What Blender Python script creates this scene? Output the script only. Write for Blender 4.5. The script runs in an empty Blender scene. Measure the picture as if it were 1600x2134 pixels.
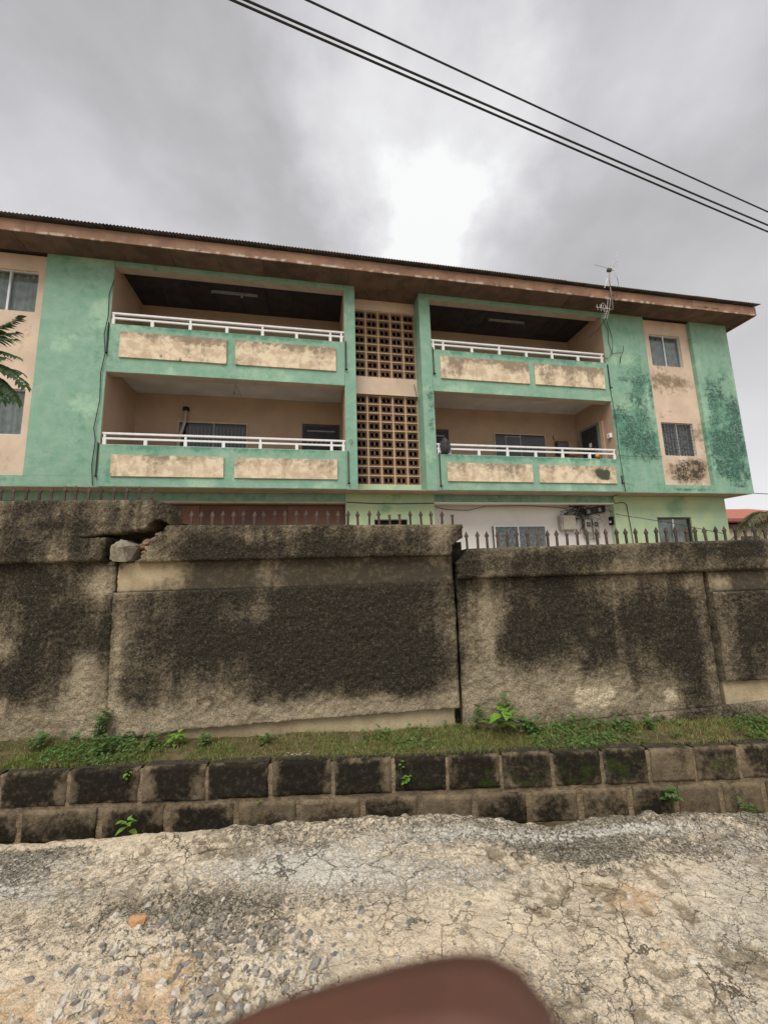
import bpy, bmesh, math, random
import numpy as np
from math import sin, cos, pi, radians, sqrt
from mathutils import Vector, Matrix

random.seed(7); RNG = np.random.default_rng(11)
SC = bpy.context.scene
COL = SC.collection

# ------------------------------------------------------------------ camera, sky, sun, exposure
CZ = 1.6
P_, R_ = radians(8.58), radians(-1.65)
FW = Vector((0, cos(P_), sin(P_)))
_u = Vector((0, -sin(P_), cos(P_))); _r = Vector((1, 0, 0))
RT = cos(R_) * _r + sin(R_) * _u
UP = -sin(R_) * _r + cos(R_) * _u
cam_d = bpy.data.cameras.new('camera'); cam = bpy.data.objects.new('camera', cam_d); COL.objects.link(cam)
m = Matrix.Identity(4)
for i in range(3):
    m[i][0] = RT[i]; m[i][1] = UP[i]; m[i][2] = -FW[i]
m[0][3], m[1][3], m[2][3] = 0, 0, CZ
cam.matrix_world = m
cam_d.sensor_fit = 'HORIZONTAL'; cam_d.sensor_width = 36; cam_d.lens = 810 / 1600 * 36
cam_d.clip_start = 0.004; cam_d.clip_end = 800
cam_d.dof.use_dof = True; cam_d.dof.focus_distance = 5.0; cam_d.dof.aperture_fstop = 13
SC.camera = cam

SUN_EL, SUN_AZ = radians(54), radians(200)        # azimuth measured from +Y towards +X: behind the camera, a little left
w = bpy.data.worlds.new('World'); SC.world = w; w.use_nodes = True
nt = w.node_tree; nt.nodes.clear()
def N(t, **k):
    n = nt.nodes.new(t)
    for a, b in k.items(): setattr(n, a, b)
    return n
L = lambda a, b: nt.links.new(a, b)
out = N('ShaderNodeOutputWorld'); bg = N('ShaderNodeBackground'); bg.inputs['Strength'].default_value = 0.1
sky = N('ShaderNodeTexSky', sky_type='NISHITA'); sky.sun_disc = False; sky.sun_elevation = SUN_EL; sky.sun_rotation = SUN_AZ
tc = N('ShaderNodeTexCoord')
sep = N('ShaderNodeSeparateXYZ'); L(tc.outputs['Generated'], sep.inputs[0])
den = N('ShaderNodeMath', operation='ADD'); den.inputs[1].default_value = 0.35
absz = N('ShaderNodeMath', operation='ABSOLUTE'); L(sep.outputs[2], absz.inputs[0]); L(absz.outputs[0], den.inputs[0])
dx = N('ShaderNodeMath', operation='DIVIDE'); L(sep.outputs[0], dx.inputs[0]); L(den.outputs[0], dx.inputs[1])
dy = N('ShaderNodeMath', operation='DIVIDE'); L(sep.outputs[1], dy.inputs[0]); L(den.outputs[0], dy.inputs[1])
cmb = N('ShaderNodeCombineXYZ'); L(dx.outputs[0], cmb.inputs[0]); L(dy.outputs[0], cmb.inputs[1]); cmb.inputs[2].default_value = 12.2
n1 = N('ShaderNodeTexNoise'); n1.inputs['Scale'].default_value = 1.5; n1.inputs['Detail'].default_value = 6; n1.inputs['Roughness'].default_value = 0.42; n1.inputs['Distortion'].default_value = 0.3
L(cmb.outputs[0], n1.inputs['Vector'])
n2 = N('ShaderNodeTexNoise'); n2.inputs['Scale'].default_value = 5.5; n2.inputs['Detail'].default_value = 6; n2.inputs['Roughness'].default_value = 0.55
L(cmb.outputs[0], n2.inputs['Vector'])
mixn = N('ShaderNodeMath', operation='MULTIPLY_ADD'); L(n2.outputs['Fac'], mixn.inputs[0]); mixn.inputs[1].default_value = 0.26; L(n1.outputs['Fac'], mixn.inputs[2])
# thin bright break in the cloud ahead, where the disc stands behind the layer
def gap(direction, inner, outer, gain):
    nrm = N('ShaderNodeVectorMath', operation='NORMALIZE'); L(tc.outputs['Generated'], nrm.inputs[0])
    dt = N('ShaderNodeVectorMath', operation='DOT_PRODUCT'); L(nrm.outputs[0], dt.inputs[0]); dt.inputs[1].default_value = direction
    wob = N('ShaderNodeMath', operation='MULTIPLY_ADD'); L(n2.outputs['Fac'], wob.inputs[0]); wob.inputs[1].default_value = 0.05; L(dt.outputs['Value'], wob.inputs[2])
    mr = N('ShaderNodeMapRange', interpolation_type='SMOOTHSTEP'); L(wob.outputs[0], mr.inputs[0])
    mr.inputs[1].default_value = cos(outer) + 0.025; mr.inputs[2].default_value = cos(inner) + 0.025
    mr.inputs[3].default_value = 0; mr.inputs[4].default_value = gain
    return mr
def pixdir(x, y):
    d = FW + RT * ((x - 800) / 810) - UP * ((y - 1067) / 810); d.normalize(); return d
g1 = gap(pixdir(868, 280), radians(0), radians(17), 0.23); g2 = gap(pixdir(890, 230), radians(0), radians(36), 0.13)
soft = N('ShaderNodeMath', operation='MULTIPLY_ADD'); L(mixn.outputs[0], soft.inputs[0]); soft.inputs[1].default_value = 1.3; soft.inputs[2].default_value = -.165
ad = N('ShaderNodeMath', operation='ADD'); L(soft.outputs[0], ad.inputs[0]); L(g1.outputs[0], ad.inputs[1]); ad2 = N('ShaderNodeMath', operation='ADD'); L(ad.outputs[0], ad2.inputs[0]); L(g2.outputs[0], ad2.inputs[1]); ad = ad2
ramp = N('ShaderNodeValToRGB'); L(ad.outputs[0], ramp.inputs[0])
ramp.color_ramp.interpolation = 'LINEAR'
el = ramp.color_ramp.elements
SKY = [(0.46, (.34, .336, .346)), (0.62, (.43, .426, .437)), (0.78, (.56, .55, .57)), (0.95, (.72, .72, .73)), (1.0, (.83, .83, .83))]
el[0].position, el[0].color = SKY[0][0], (*SKY[0][1], 1); el[1].position, el[1].color = SKY[-1][0], (*SKY[-1][1], 1)
for p, c in SKY[1:-1]:
    e = el.new(p); e.color = (*c, 1)
# paler towards the horizon
hz = N('ShaderNodeMapRange', interpolation_type='SMOOTHSTEP'); L(absz.outputs[0], hz.inputs[0])
hz.inputs[1].default_value = 0.0; hz.inputs[2].default_value = 0.76; hz.inputs[3].default_value = 0.95; hz.inputs[4].default_value = 0.0
mh = N('ShaderNodeMix', data_type='RGBA'); L(hz.outputs[0], mh.inputs['Factor']); L(ramp.outputs[0], mh.inputs['A']); mh.inputs['B'].default_value = (.72, .71, .72, 1)
sc10 = N('ShaderNodeVectorMath', operation='SCALE'); L(mh.outputs['Result'], sc10.inputs[0]); sc10.inputs['Scale'].default_value = 5.9
ms = N('ShaderNodeMix', data_type='RGBA'); ms.inputs['Factor'].default_value = 0.97; L(sky.outputs[0], ms.inputs['A']); L(sc10.outputs[0], ms.inputs['B'])
L(ms.outputs['Result'], bg.inputs[0]); L(bg.outputs[0], out.inputs[0])

sd = bpy.data.lights.new('sun', 'SUN'); sd.energy = 1.5; sd.angle = radians(42); sd.color = (1.0, .96, .9)
sun = bpy.data.objects.new('sun', sd); COL.objects.link(sun)
sv = Vector((sin(SUN_AZ) * cos(SUN_EL), cos(SUN_AZ) * cos(SUN_EL), sin(SUN_EL)))
sun.rotation_euler = sv.to_track_quat('Z', 'Y').to_euler()

vs = SC.view_settings; vs.view_transform = 'Standard'; vs.look = 'None'; vs.gamma = 1; vs.use_curve_mapping = False; vs.exposure = 1.0
SC.cycles.max_bounces = 8; SC.cycles.transparent_max_bounces = 12

# ------------------------------------------------------------------ helpers
def _h(xi, yi, s):
    v = np.sin(xi * 127.1 + yi * 311.7 + s * 74.7) * 43758.5453
    return v - np.floor(v)
def vn(x, y, s=0):
    xi = np.floor(x); yi = np.floor(y); fx = x - xi; fy = y - yi
    fx = fx * fx * (3 - 2 * fx); fy = fy * fy * (3 - 2 * fy)
    a = _h(xi, yi, s); b = _h(xi + 1, yi, s); c = _h(xi, yi + 1, s); d = _h(xi + 1, yi + 1, s)
    return a + (b - a) * fx + (c - a) * fy + (a - b - c + d) * fx * fy
def fbm(x, y, sc=1.0, o=4, s=0, r=.5):
    x = np.asarray(x, float) * sc + 31.7 * s; y = np.asarray(y, float) * sc + 17.3; t = 0; a = 1; n = 0
    for i in range(o):
        t = t + a * vn(x, y, s + i * 3); n += a; a *= r; x = x * 2.03 + 5.1; y = y * 2.03 + 1.7
    return t / n
def sst(a, b, x):
    t = np.clip((x - a) / (b - a), 0, 1); return t * t * (3 - 2 * t)
def blobs(x, z, B):
    t = np.zeros_like(x)
    for bx, bz, rx, rz, wt in B:
        t += wt * np.exp(-(((x - bx) / rx) ** 2 + ((z - bz) / rz) ** 2) * 1.1)
    return t

def link(o, parent=None):
    COL.objects.link(o)
    if parent: o.parent = parent
    return o
def obj(name, v, f, mat, parent=None, smooth=False, attrs=None, loc=None):
    me = bpy.data.meshes.new(name)
    me.from_pydata([tuple(p) for p in v], [], f); me.update()
    if attrs:
        for k, a in attrs.items():
            at = me.attributes.new(k, 'FLOAT', 'POINT'); at.data.foreach_set('value', np.asarray(a, np.float32))
    if smooth: me.polygons.foreach_set('use_smooth', [True] * len(me.polygons))
    if mat: me.materials.append(mat)
    o = bpy.data.objects.new(name, me)
    if loc: o.location = loc
    return link(o, parent)
def tag(o, label=None, cat=None, group=None, kind=None):
    if label: o['label'] = label
    if cat: o['category'] = cat
    if group: o['group'] = group
    if kind: o['kind'] = kind
    return o
def thing(name, label, cat, loc=(0, 0, 0), rz=0, group=None):
    o = bpy.data.objects.new(name, None); o.empty_display_size = .2; link(o)
    o.location = loc; o.rotation_euler = (0, 0, rz)
    return tag(o, label, cat, group)

class MB:
    def __init__(s): s.v = []; s.f = []
    def add(s, v, f):
        n = len(s.v); s.v += [tuple(p) for p in v]; s.f += [tuple(i + n for i in q) for q in f]; return s
    def box(s, x0, x1, y0, y1, z0, z1):
        v = [(x, y, z) for z in (z0, z1) for y in (y0, y1) for x in (x0, x1)]
        return s.add(v, [(0, 2, 3, 1), (4, 5, 7, 6), (0, 1, 5, 4), (2, 6, 7, 3), (0, 4, 6, 2), (1, 3, 7, 5)])
    def tube(s, pts, r, n=6, r2=None):
        pts = [Vector(p) for p in pts]; k = len(pts); base = len(s.v)
        for i, p in enumerate(pts):
            t = (pts[min(i + 1, k - 1)] - pts[max(i - 1, 0)]).normalized()
            a = t.cross(Vector((0, 0, 1)) if abs(t.z) < .9 else Vector((1, 0, 0))).normalized(); b = t.cross(a)
            rr = r if r2 is None else r + (r2 - r) * i / max(1, k - 1)
            for j in range(n):
                q = p + rr * (cos(2 * pi * j / n) * a + sin(2 * pi * j / n) * b); s.v.append(tuple(q))
        for i in range(k - 1):
            for j in range(n):
                s.f.append((base + i * n + j, base + i * n + (j + 1) % n, base + (i + 1) * n + (j + 1) % n, base + (i + 1) * n + j))
        s.f.append(tuple(base + j for j in range(n))[::-1]); s.f.append(tuple(base + (k - 1) * n + j for j in range(n)))
        return s
    def build(s, name, mat, parent=None, smooth=False, loc=None): return obj(name, s.v, s.f, mat, parent, smooth, loc=loc)

def box(name, mat, parent, *a, bev=0): 
    o = MB().box(*a).build(name, mat, parent)
    if bev:
        md = o.modifiers.new('b', 'BEVEL'); md.width = bev; md.segments = 2
    return o

def slab(name, mat, parent, xl, xr, zb, zt, y0, depth, res=.05, disp=None, stain=None, rad=.0, radfn=None):
    """upright slab: front at y=y0 (towards -y), edges may be ragged functions; stain(x,z)->dict of point attributes"""
    fn = lambda g: g if callable(g) else (lambda t, g=g: np.full_like(np.asarray(t, float), g))
    xl, xr, zb, zt = fn(xl), fn(xr), fn(zb), fn(zt)
    W = float(np.mean(xr(np.array([.5])) - xl(np.array([.5])))); H = float(np.mean(zt(np.array([.5])) - zb(np.array([.5]))))
    nu = max(2, int(abs(W) / res)); nv = max(2, int(abs(H) / res))
    u, v = np.meshgrid(np.linspace(0, 1, nu + 1), np.linspace(0, 1, nv + 1))
    x = xl(v) * (1 - u) + xr(v) * u; z = zb(u) * (1 - v) + zt(u) * v
    y = np.full_like(x, y0)
    if disp is not None: y = y - disp(x, z)
    if rad > 0:
        e = np.minimum(np.minimum(u, 1 - u) * abs(W), np.minimum(v, 1 - v) * abs(H))
        q = np.clip(1 - e / rad, 0, 1); rr = rad * (1 - np.sqrt(np.maximum(0, 1 - q * q)))
        if radfn is not None: rr = rr * radfn(x, z)
        y = y + rr
    V = np.stack([x, y, z], -1).reshape(-1, 3)
    idx = np.arange((nu + 1) * (nv + 1)).reshape(nv + 1, nu + 1)
    F = np.stack([idx[:-1, :-1], idx[:-1, 1:], idx[1:, 1:], idx[1:, :-1]], -1).reshape(-1, 4)
    ring = np.concatenate([idx[0, :-1], idx[:-1, -1], idx[-1, :0:-1], idx[:0:-1, 0]])
    A_ = V[ring].copy(); B = A_.copy(); B[:, 1] = y0 + depth; nb = len(V); k = len(ring)
    faces = F.tolist()
    for i in range(k):
        j = (i + 1) % k; faces.append((nb + j, nb + i, nb + k + i, nb + k + j))
    faces.append(tuple(nb + k + i for i in range(k))[::-1])
    allv = np.concatenate([V, A_, B])
    at = None
    if stain is not None:
        at = {}
        for kx, a in stain(x, z).items():
            a = np.clip(a, 0, 1).reshape(-1); at[kx] = np.concatenate([a, a[ring], a[ring]])
    o = obj(name, allv.tolist(), faces, mat, parent, False, at)
    sm = np.zeros(len(o.data.polygons), bool); sm[:len(F)] = True
    o.data.polygons.foreach_set('use_smooth', sm)
    return o

# ------------------------------------------------------------------ materials
MATS = {}
def mat(name, c, c2=None, vs=3., vd=6, rough=.85, bump=0., bs=60., bump2=0., b2s=14., stains=(), spk=0., spks=180., rnd=0., metal=0., spec=.25, contrast=(.35, .65), gen=None, streak=None, grain=None):
    if name in MATS: return MATS[name]
    mt = bpy.data.materials.new(name); mt.use_nodes = True; t = mt.node_tree; n = t.nodes; l = t.links.new
    b = n['Principled BSDF']; b.inputs['Roughness'].default_value = rough; b.inputs['Metallic'].default_value = metal
    b.inputs['Specular IOR Level'].default_value = spec
    tc = n.new('ShaderNodeTexCoord'); co = tc.outputs['Object']
    def noise(sc, det=6, rgh=.6, vec=co, dist=0.):
        q = n.new('ShaderNodeTexNoise'); q.inputs['Scale'].default_value = sc; q.inputs['Detail'].default_value = det; q.inputs['Roughness'].default_value = rgh; q.inputs['Distortion'].default_value = dist
        l(vec, q.inputs['Vector']); return q.outputs['Fac']
    def mr(x, a, bb, o0=0., o1=1.):
        q = n.new('ShaderNodeMapRange'); q.interpolation_type = 'SMOOTHSTEP'; l(x, q.inputs[0]); q.inputs[1].default_value = a; q.inputs[2].default_value = bb; q.inputs[3].default_value = o0; q.inputs[4].default_value = o1
        return q.outputs[0]
    def mix(f, a, bb, mode='MIX'):
        q = n.new('ShaderNodeMix'); q.data_type = 'RGBA'; q.blend_type = mode
        for s_, val in (('Factor', f), ('A', a), ('B', bb)):
            if hasattr(val, 'is_linked'): l(val, q.inputs[s_])
            elif isinstance(val, (tuple, list)): q.inputs[s_].default_value = (*val[:3], 1)
            else: q.inputs[s_].default_value = val
        return q.outputs['Result']
    if rnd or gen:
        oi = n.new('ShaderNodeObjectInfo'); 
        ad_ = n.new('ShaderNodeVectorMath'); ad_.operation = 'ADD'; cm = n.new('ShaderNodeMath'); cm.operation = 'MULTIPLY'; cm.inputs[1].default_value = 37.
        l(oi.outputs['Random'], cm.inputs[0]); l(co, ad_.inputs[0]); l(cm.outputs[0], ad_.inputs[1]); co = ad_.outputs[0]
    col = c
    if c2 is not None:
        col = mix(mr(noise(vs, vd, vec=co, dist=.3), *contrast), c, c2)
    if streak is not None:      # rain streaks running down: noise stretched along z
        mp = n.new('ShaderNodeMapping'); l(co, mp.inputs['Vector']); mp.inputs['Scale'].default_value = (streak[1], streak[1], streak[1] * .12)
        col = mix(mr(noise(1., 5, .6, mp.outputs[0]), streak[2], streak[2] + .2, 0, streak[3]), col, streak[0])
    for st in stains:
        a = n.new('ShaderNodeAttribute'); a.attribute_name = st[0]
        opt = dict(hi=.9, lo=.2, amp=.3, scrub=0.); opt.update(st[3] if len(st) > 3 else {})
        s1 = noise(st[2] if len(st) > 2 else 25., 6, .68, co)
        sb = n.new('ShaderNodeMath'); sb.operation = 'ADD'; l(a.outputs['Fac'], sb.inputs[0])
        q = mr(s1, .25, .75, -opt['amp'], opt['amp']); l(q, sb.inputs[1])
        f = mr(sb.outputs[0], opt['lo'], opt['hi'], 0., 1.)
        g = n.new('ShaderNodeMath'); g.operation = 'MULTIPLY'; l(f, g.inputs[0]); l(mr(a.outputs['Fac'], .0, .12), g.inputs[1])
        if opt['scrub']:     # brush strokes scrubbed through the mould
            acc = None
            for sc_k, stt in ((opt['scrub'], (1, 1, .45)), (opt['scrub'] * .8, (.4, 1, 1.2))):
                mp = n.new('ShaderNodeMapping'); l(co, mp.inputs['Vector']); mp.inputs['Scale'].default_value = stt
                nn_ = noise(sc_k, 3, .55, mp.outputs[0], 1.6)
                rd = n.new('ShaderNodeMath'); rd.operation = 'SUBTRACT'; l(nn_, rd.inputs[0]); rd.inputs[1].default_value = .5
                ab = n.new('ShaderNodeMath'); ab.operation = 'ABSOLUTE'; l(rd.outputs[0], ab.inputs[0])
                kk = mr(ab.outputs[0], .006, .026, 0., 1.)
                if acc is None: acc = kk
                else:
                    m3 = n.new('ShaderNodeMath'); m3.operation = 'MULTIPLY'; l(acc, m3.inputs[0]); l(kk, m3.inputs[1]); acc = m3.outputs[0]
            m4 = n.new('ShaderNodeMath'); m4.operation = 'MULTIPLY'; l(g.outputs[0], m4.inputs[0]); l(acc, m4.inputs[1]); g = m4
        col = mix(g.outputs[0], col, st[1])
    if spk:
        col = mix(mr(noise(spks, 3, .7, co), .35, .65, 1 - spk, 1 + spk * .8), (0, 0, 0), col) if False else mix(1.0, col, mix(mr(noise(spks, 3, .7, co), .33, .67), (1 - spk,) * 3, (1 + spk,) * 3), 'MULTIPLY')
    if grain:
        for gc, gs, g0, g1_, ga in grain: col = mix(mr(noise(gs, 2, .5, co), g0, g1_, 0, ga), col, gc)
    if rnd:
        col = mix(1.0, col, mix(oi.outputs['Random'], (1 - rnd,) * 3, (1 + rnd,) * 3), 'MULTIPLY')
    if hasattr(col, 'is_linked'): l(col, b.inputs['Base Color'])
    else: b.inputs['Base Color'].default_value = (*col, 1)
    h = None
    if bump:
        bp = n.new('ShaderNodeBump'); bp.inputs['Strength'].default_value = bump; bp.inputs['Distance'].default_value = 1.0 / bs
        l(noise(bs, 4, .6, co), bp.inputs['Height']); h = bp.outputs[0]
    if bump2:
        bp = n.new('ShaderNodeBump'); bp.inputs['Strength'].default_value = bump2; bp.inputs['Distance'].default_value = .5 / b2s
        l(noise(b2s, 5, .6, co), bp.inputs['Height'])
        if h is not None: l(h, bp.inputs['Normal'])
        h = bp.outputs[0]
    if h is not None: l(h, b.inputs['Normal'])
    MATS[name] = mt; return mt

DK = (.012, .011, .009)
GREEN = mat('green_paint', (.205, .385, .275), (.285, .44, .335), 3.2, vd=9, rough=.75, bump=.3, bs=45, bump2=.15, b2s=7, spk=.07, spks=60, contrast=(.3, .7),
            stains=(('fade', (.36, .55, .39), 6., dict(hi=1.2, amp=.4)), ('grime', (.105, .27, .185), 7., dict(hi=1.15, amp=.4)), ('mold', (.05, .105, .082), 8., dict(lo=.1, hi=1.0, amp=.42, scrub=5.5))), streak=((.30, .52, .37), 5., .55, .5))
GREEN_P = mat('pale_green_paint', (.50, .60, .35), (.40, .54, .35), 1.3, rough=.8, bump=.2, bs=40, spk=.05, spks=50,
              stains=(('fade', (.25, .40, .25), 5., dict(hi=1.2)), ('mold', (.03, .06, .04), 20.)), streak=((.30, .43, .27), 4., .55, .45))
CREAM = mat('cream_paint', (.71, .555, .42), (.61, .475, .36), 1.4, rough=.8, bump=.25, bs=50, spk=.06, spks=70,
            stains=(('grime', (.27, .20, .13), 7., dict(hi=1.1, amp=.38)), ('mold', (.065, .056, .042), 9., dict(lo=.12, hi=.95, amp=.42, scrub=5.))))
PANEL = mat('panel_cream', (.78, .655, .47), (.60, .475, .325), 4.5, vd=9, rough=.85, bump=.25, bs=60, spk=.08, spks=90, contrast=(.42, .6),
            stains=(('grime', (.29, .23, .16), 10., dict(hi=1.05, amp=.42)), ('mold', (.075, .08, .055), 16., dict(lo=.15, hi=.7))), streak=((.40, .29, .18), 5., .54, .6))
TANW = mat('balcony_tan', (.46, .325, .225), (.40, .285, .20), 1.2, rough=.8, bump=.15, bs=40, spk=.04)
WHITEC = mat('white_ceiling', (.62, .60, .57), (.52, .50, .48), 1.5, rough=.85, bump=.1, bs=30)
WHITEW = mat('white_wall', (.86, .83, .79), (.80, .77, .73), 1.1, rough=.8, bump=.15, bs=40, spk=.03)
SOFFITC = mat('soffit_plaster', (.52, .44, .36), (.42, .36, .30), 2.5, rough=.9, bump=.2, bs=40, stains=())
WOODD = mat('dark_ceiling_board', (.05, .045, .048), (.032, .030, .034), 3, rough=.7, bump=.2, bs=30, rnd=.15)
SOFB = mat('soffit_board', (.16, .105, .08), (.10, .07, .058), 2.2, rough=.8, bump=.2, bs=35, rnd=.16, streak=((.22, .15, .11), 5., .55, .4))
FASC = mat('fascia_wood', (.31, .185, .115), (.23, .13, .085), 2.4, rough=.75, bump=.3, bs=40, bump2=.2, b2s=9, rnd=.1, spk=.1, spks=40, stains=(('fade', (.50, .40, .33), 55., dict(lo=.35, hi=.8, amp=.5)), ('mold', (.03, .02, .017), 25.)))
ROOFM = mat('roof_sheet_metal', (.22, .215, .21), (.13, .12, .115), 1.6, rough=.6, bump=.1, metal=.2, rnd=.15, streak=((.16, .09, .06), 5., .58, .5))
WHITEP = mat('white_rail_paint', (.84, .84, .83), (.76, .76, .75), 6, rough=.4, spec=.5, spk=.04)
ALU = mat('aluminium_frame', (.66, .68, .68), (.55, .57, .58), 8, rough=.45, metal=.3, spec=.5)
DFRAME = mat('dark_frame', (.05, .05, .052), (.08, .07, .065), 8, rough=.6)
CURT = mat('curtain_fabric', (.46, .47, .45), (.30, .31, .30), 5, rough=.95, rnd=.12)
CURTP = mat('patterned_curtain', (.40, .385, .375), (.15, .15, .155), 14, rough=.95, contrast=(.45, .55))
IRON = mat('spike_iron', (.055, .043, .037), (.10, .065, .05), 20, rough=.75, bump=.3, bs=90, rnd=.25, spk=.2)
GATE = mat('brown_gate_steel', (.17, .085, .058), (.12, .062, .045), 1.2, rough=.6, bump=.05, bs=20, rnd=.12)
BLACKP = mat('black_pipe', (.012, .013, .013), rough=.5)
CABLE = mat('cable_rubber', (.03, .03, .032), (.05, .05, .05), 10, rough=.7)
BREEZE = mat('breeze_clay', (.31, .19, .135), (.21, .125, .09), 12, rough=.9, bump=.2, bs=80, rnd=.22, spk=.1)
GROUT = mat('yellow_grout', (.55, .41, .23), (.48, .33, .215), 5, rough=.9, bump=.2, bs=70, spk=.1)
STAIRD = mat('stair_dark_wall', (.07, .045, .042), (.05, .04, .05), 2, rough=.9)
DOORD = mat('dark_door', (.030, .036, .040), (.05, .05, .052), 4, rough=.5)
GREY = mat('grey_plastic', (.30, .31, .31), (.24, .25, .25), 6, rough=.6)
METERM = mat('meter_casing', (.48, .46, .41), (.38, .36, .32), 8, rough=.6, rnd=.1, spk=.06)
BEIGE = mat('beige_enamel', (.60, .57, .46), (.52, .48, .38), 7, rough=.5, spk=.05)
ANT = mat('antenna_metal', (.60, .60, .60), (.38, .36, .34), 15, rough=.5, metal=.4)
RUSTP = mat('mast_pipe', (.36, .33, .31), (.28, .2, .16), 10, rough=.7)

def glass_mat():
    mt = bpy.data.materials.new('window_glass'); mt.use_nodes = True; t = mt.node_tree; n = t.nodes; n.remove(n['Principled BSDF'])
    tr = n.new('ShaderNodeBsdfTransparent'); tr.inputs[0].default_value = (.80, .83, .82, 1)
    gl = n.new('ShaderNodeBsdfGlossy'); gl.inputs['Roughness'].default_value = .06; gl.inputs[0].default_value = (.9, .95, .95, 1)
    lw = n.new('ShaderNodeLayerWeight'); lw.inputs[0].default_value = .5; pw = n.new('ShaderNodeMath'); pw.operation = 'POWER'; pw.inputs[1].default_value = 4; t.links.new(lw.outputs['Facing'], pw.inputs[0])
    fr = n.new('ShaderNodeMath'); fr.operation = 'MULTIPLY_ADD'; fr.inputs[1].default_value = .6; fr.inputs[2].default_value = .05; t.links.new(pw.outputs[0], fr.inputs[0]); mx = n.new('ShaderNodeMixShader')
    t.links.new(fr.outputs[0], mx.inputs[0]); t.links.new(tr.outputs[0], mx.inputs[1]); t.links.new(gl.outputs[0], mx.inputs[2]); t.links.new(mx.outputs[0], n['Material Output'].inputs[0])
    return mt
GLASS = glass_mat()

# boundary wall render: rough cast, tan where clean, black algae where stained
WALLM = mat('roughcast_render', (.355, .292, .20), (.26, .214, .146), 5, rough=.95, bump=1., bs=70, bump2=.6, b2s=34, spk=.32, spks=75, grain=(((.36, .30, .20), 95, .62, .74, .45), ((.012, .010, .008), 70, .60, .72, .35)),
            stains=(('damp', (.165, .135, .088), 14., dict(lo=.0, hi=1.1, amp=.3)), ('mold', (.027, .023, .017), 40., dict(lo=.05, hi=1.1, amp=.36)), ('bare', (.50, .42, .285), 12., dict(amp=.12))), spec=.15)
WALLS = mat('smooth_render', (.47, .385, .245), (.37, .295, .185), 6, rough=.92, bump=.35, bs=90, spk=.16, spks=110,
            stains=(('damp', (.24, .195, .125), 9., dict(lo=0., hi=1.1)), ('mold', (.06, .05, .036), 26., dict(lo=.0, hi=1.1, amp=.36))), spec=.15, streak=((.2, .16, .1), 7., .55, .5))
CORE = mat('dark_wall_core', (.07, .058, .042), (.035, .03, .024), 9, rough=1, bump=.6, bs=40, spec=.05)  # core coloured near black for the shade inside the cracks
BLOCKM = mat('sandcrete_block', (.215, .165, .105), (.145, .11, .07), 9, rough=.95, bump=.7, bs=120, bump2=.4, b2s=40, spk=.25, spks=150, rnd=.12,
             stains=(('mold', (.022, .0185, .013), 28., dict(lo=.0, hi=1.05, amp=.34)), ('moss', (.038, .055, .012), 60., dict(lo=.15, hi=1., amp=.4))), spec=.1)
MORTAR = mat('block_mortar', (.31, .235, .15), (.17, .13, .085), 14, rough=1, bump=.8, bs=70, bump2=.5, b2s=25, spk=.2, spec=.1)
SOIL = mat('verge_soil', (.145, .11, .065), (.075, .07, .03), 9, rough=1, bump=.8, bs=70, spk=.2, spec=.05)
STONE = mat('grey_stone', (.30, .265, .20), (.17, .15, .115), 12, rough=.95, bump=.7, bs=60, spk=.2, spec=.15)
BRICKR = mat('crumbled_mortar', (.36, .235, .15), (.23, .15, .10), 14, rough=1, bump=.8, bs=60, spk=.2)
CHIP = mat('gravel_chip', (.15, .14, .13), (.26, .24, .205), 18, rough=.85, bump=.4, bs=90, rnd=.0, spec=.3, stains=(('tone', (.55, .50, .42), 30., dict(lo=.4, hi=.8, amp=.1)),))
PEB = mat('pale_pebble', (.50, .45, .37), (.36, .31, .25), 25, rough=.9, bump=.4, bs=90)
WEBM = mat('algae_block', (.035, .03, .022), (.06, .05, .033), 20, rough=1, bump=.5, bs=80)
def leafmat(name, c, c2, rough=.55, trans=.25):
    mt = mat(name, c, c2, 18, rough=rough, spk=.12, spks=60, spec=.35)
    t = mt.node_tree; b = t.nodes['Principled BSDF']; o_ = t.nodes['Material Output']
    tl = t.nodes.new('ShaderNodeBsdfTranslucent'); mx = t.nodes.new('ShaderNodeMixShader'); mx.inputs[0].default_value = trans
    src = b.inputs['Base Color'].links[0].from_socket; t.links.new(src, tl.inputs[0])
    t.links.new(b.outputs[0], mx.inputs[1]); t.links.new(tl.outputs[0], mx.inputs[2]); t.links.new(mx.outputs[0], o_.inputs[0])
    return mt
GRASSM = leafmat('grass_blade', (.15, .22, .045), (.27, .29, .085), .7)
GRASSD = leafmat('dry_grass', (.34, .29, .13), (.24, .22, .08), .8)
LEAFB = leafmat('bright_leaf', (.14, .28, .035), (.20, .35, .05), .5)
LEAFM = leafmat('mid_leaf', (.075, .155, .04), (.115, .205, .055), .55)
LEAFD = leafmat('dark_leaf', (.035, .075, .028), (.055, .105, .035), .4, .15)
PALMM = leafmat('palm_leaf', (.10, .12, .055), (.16, .17, .08), .5)
STEMM = mat('stem', (.10, .12, .045), (.07, .075, .03), 12, rough=.8)
BARK = mat('bark', (.13, .095, .065), (.08, .06, .045), 8, rough=.95, bump=.8, bs=30)

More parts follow.
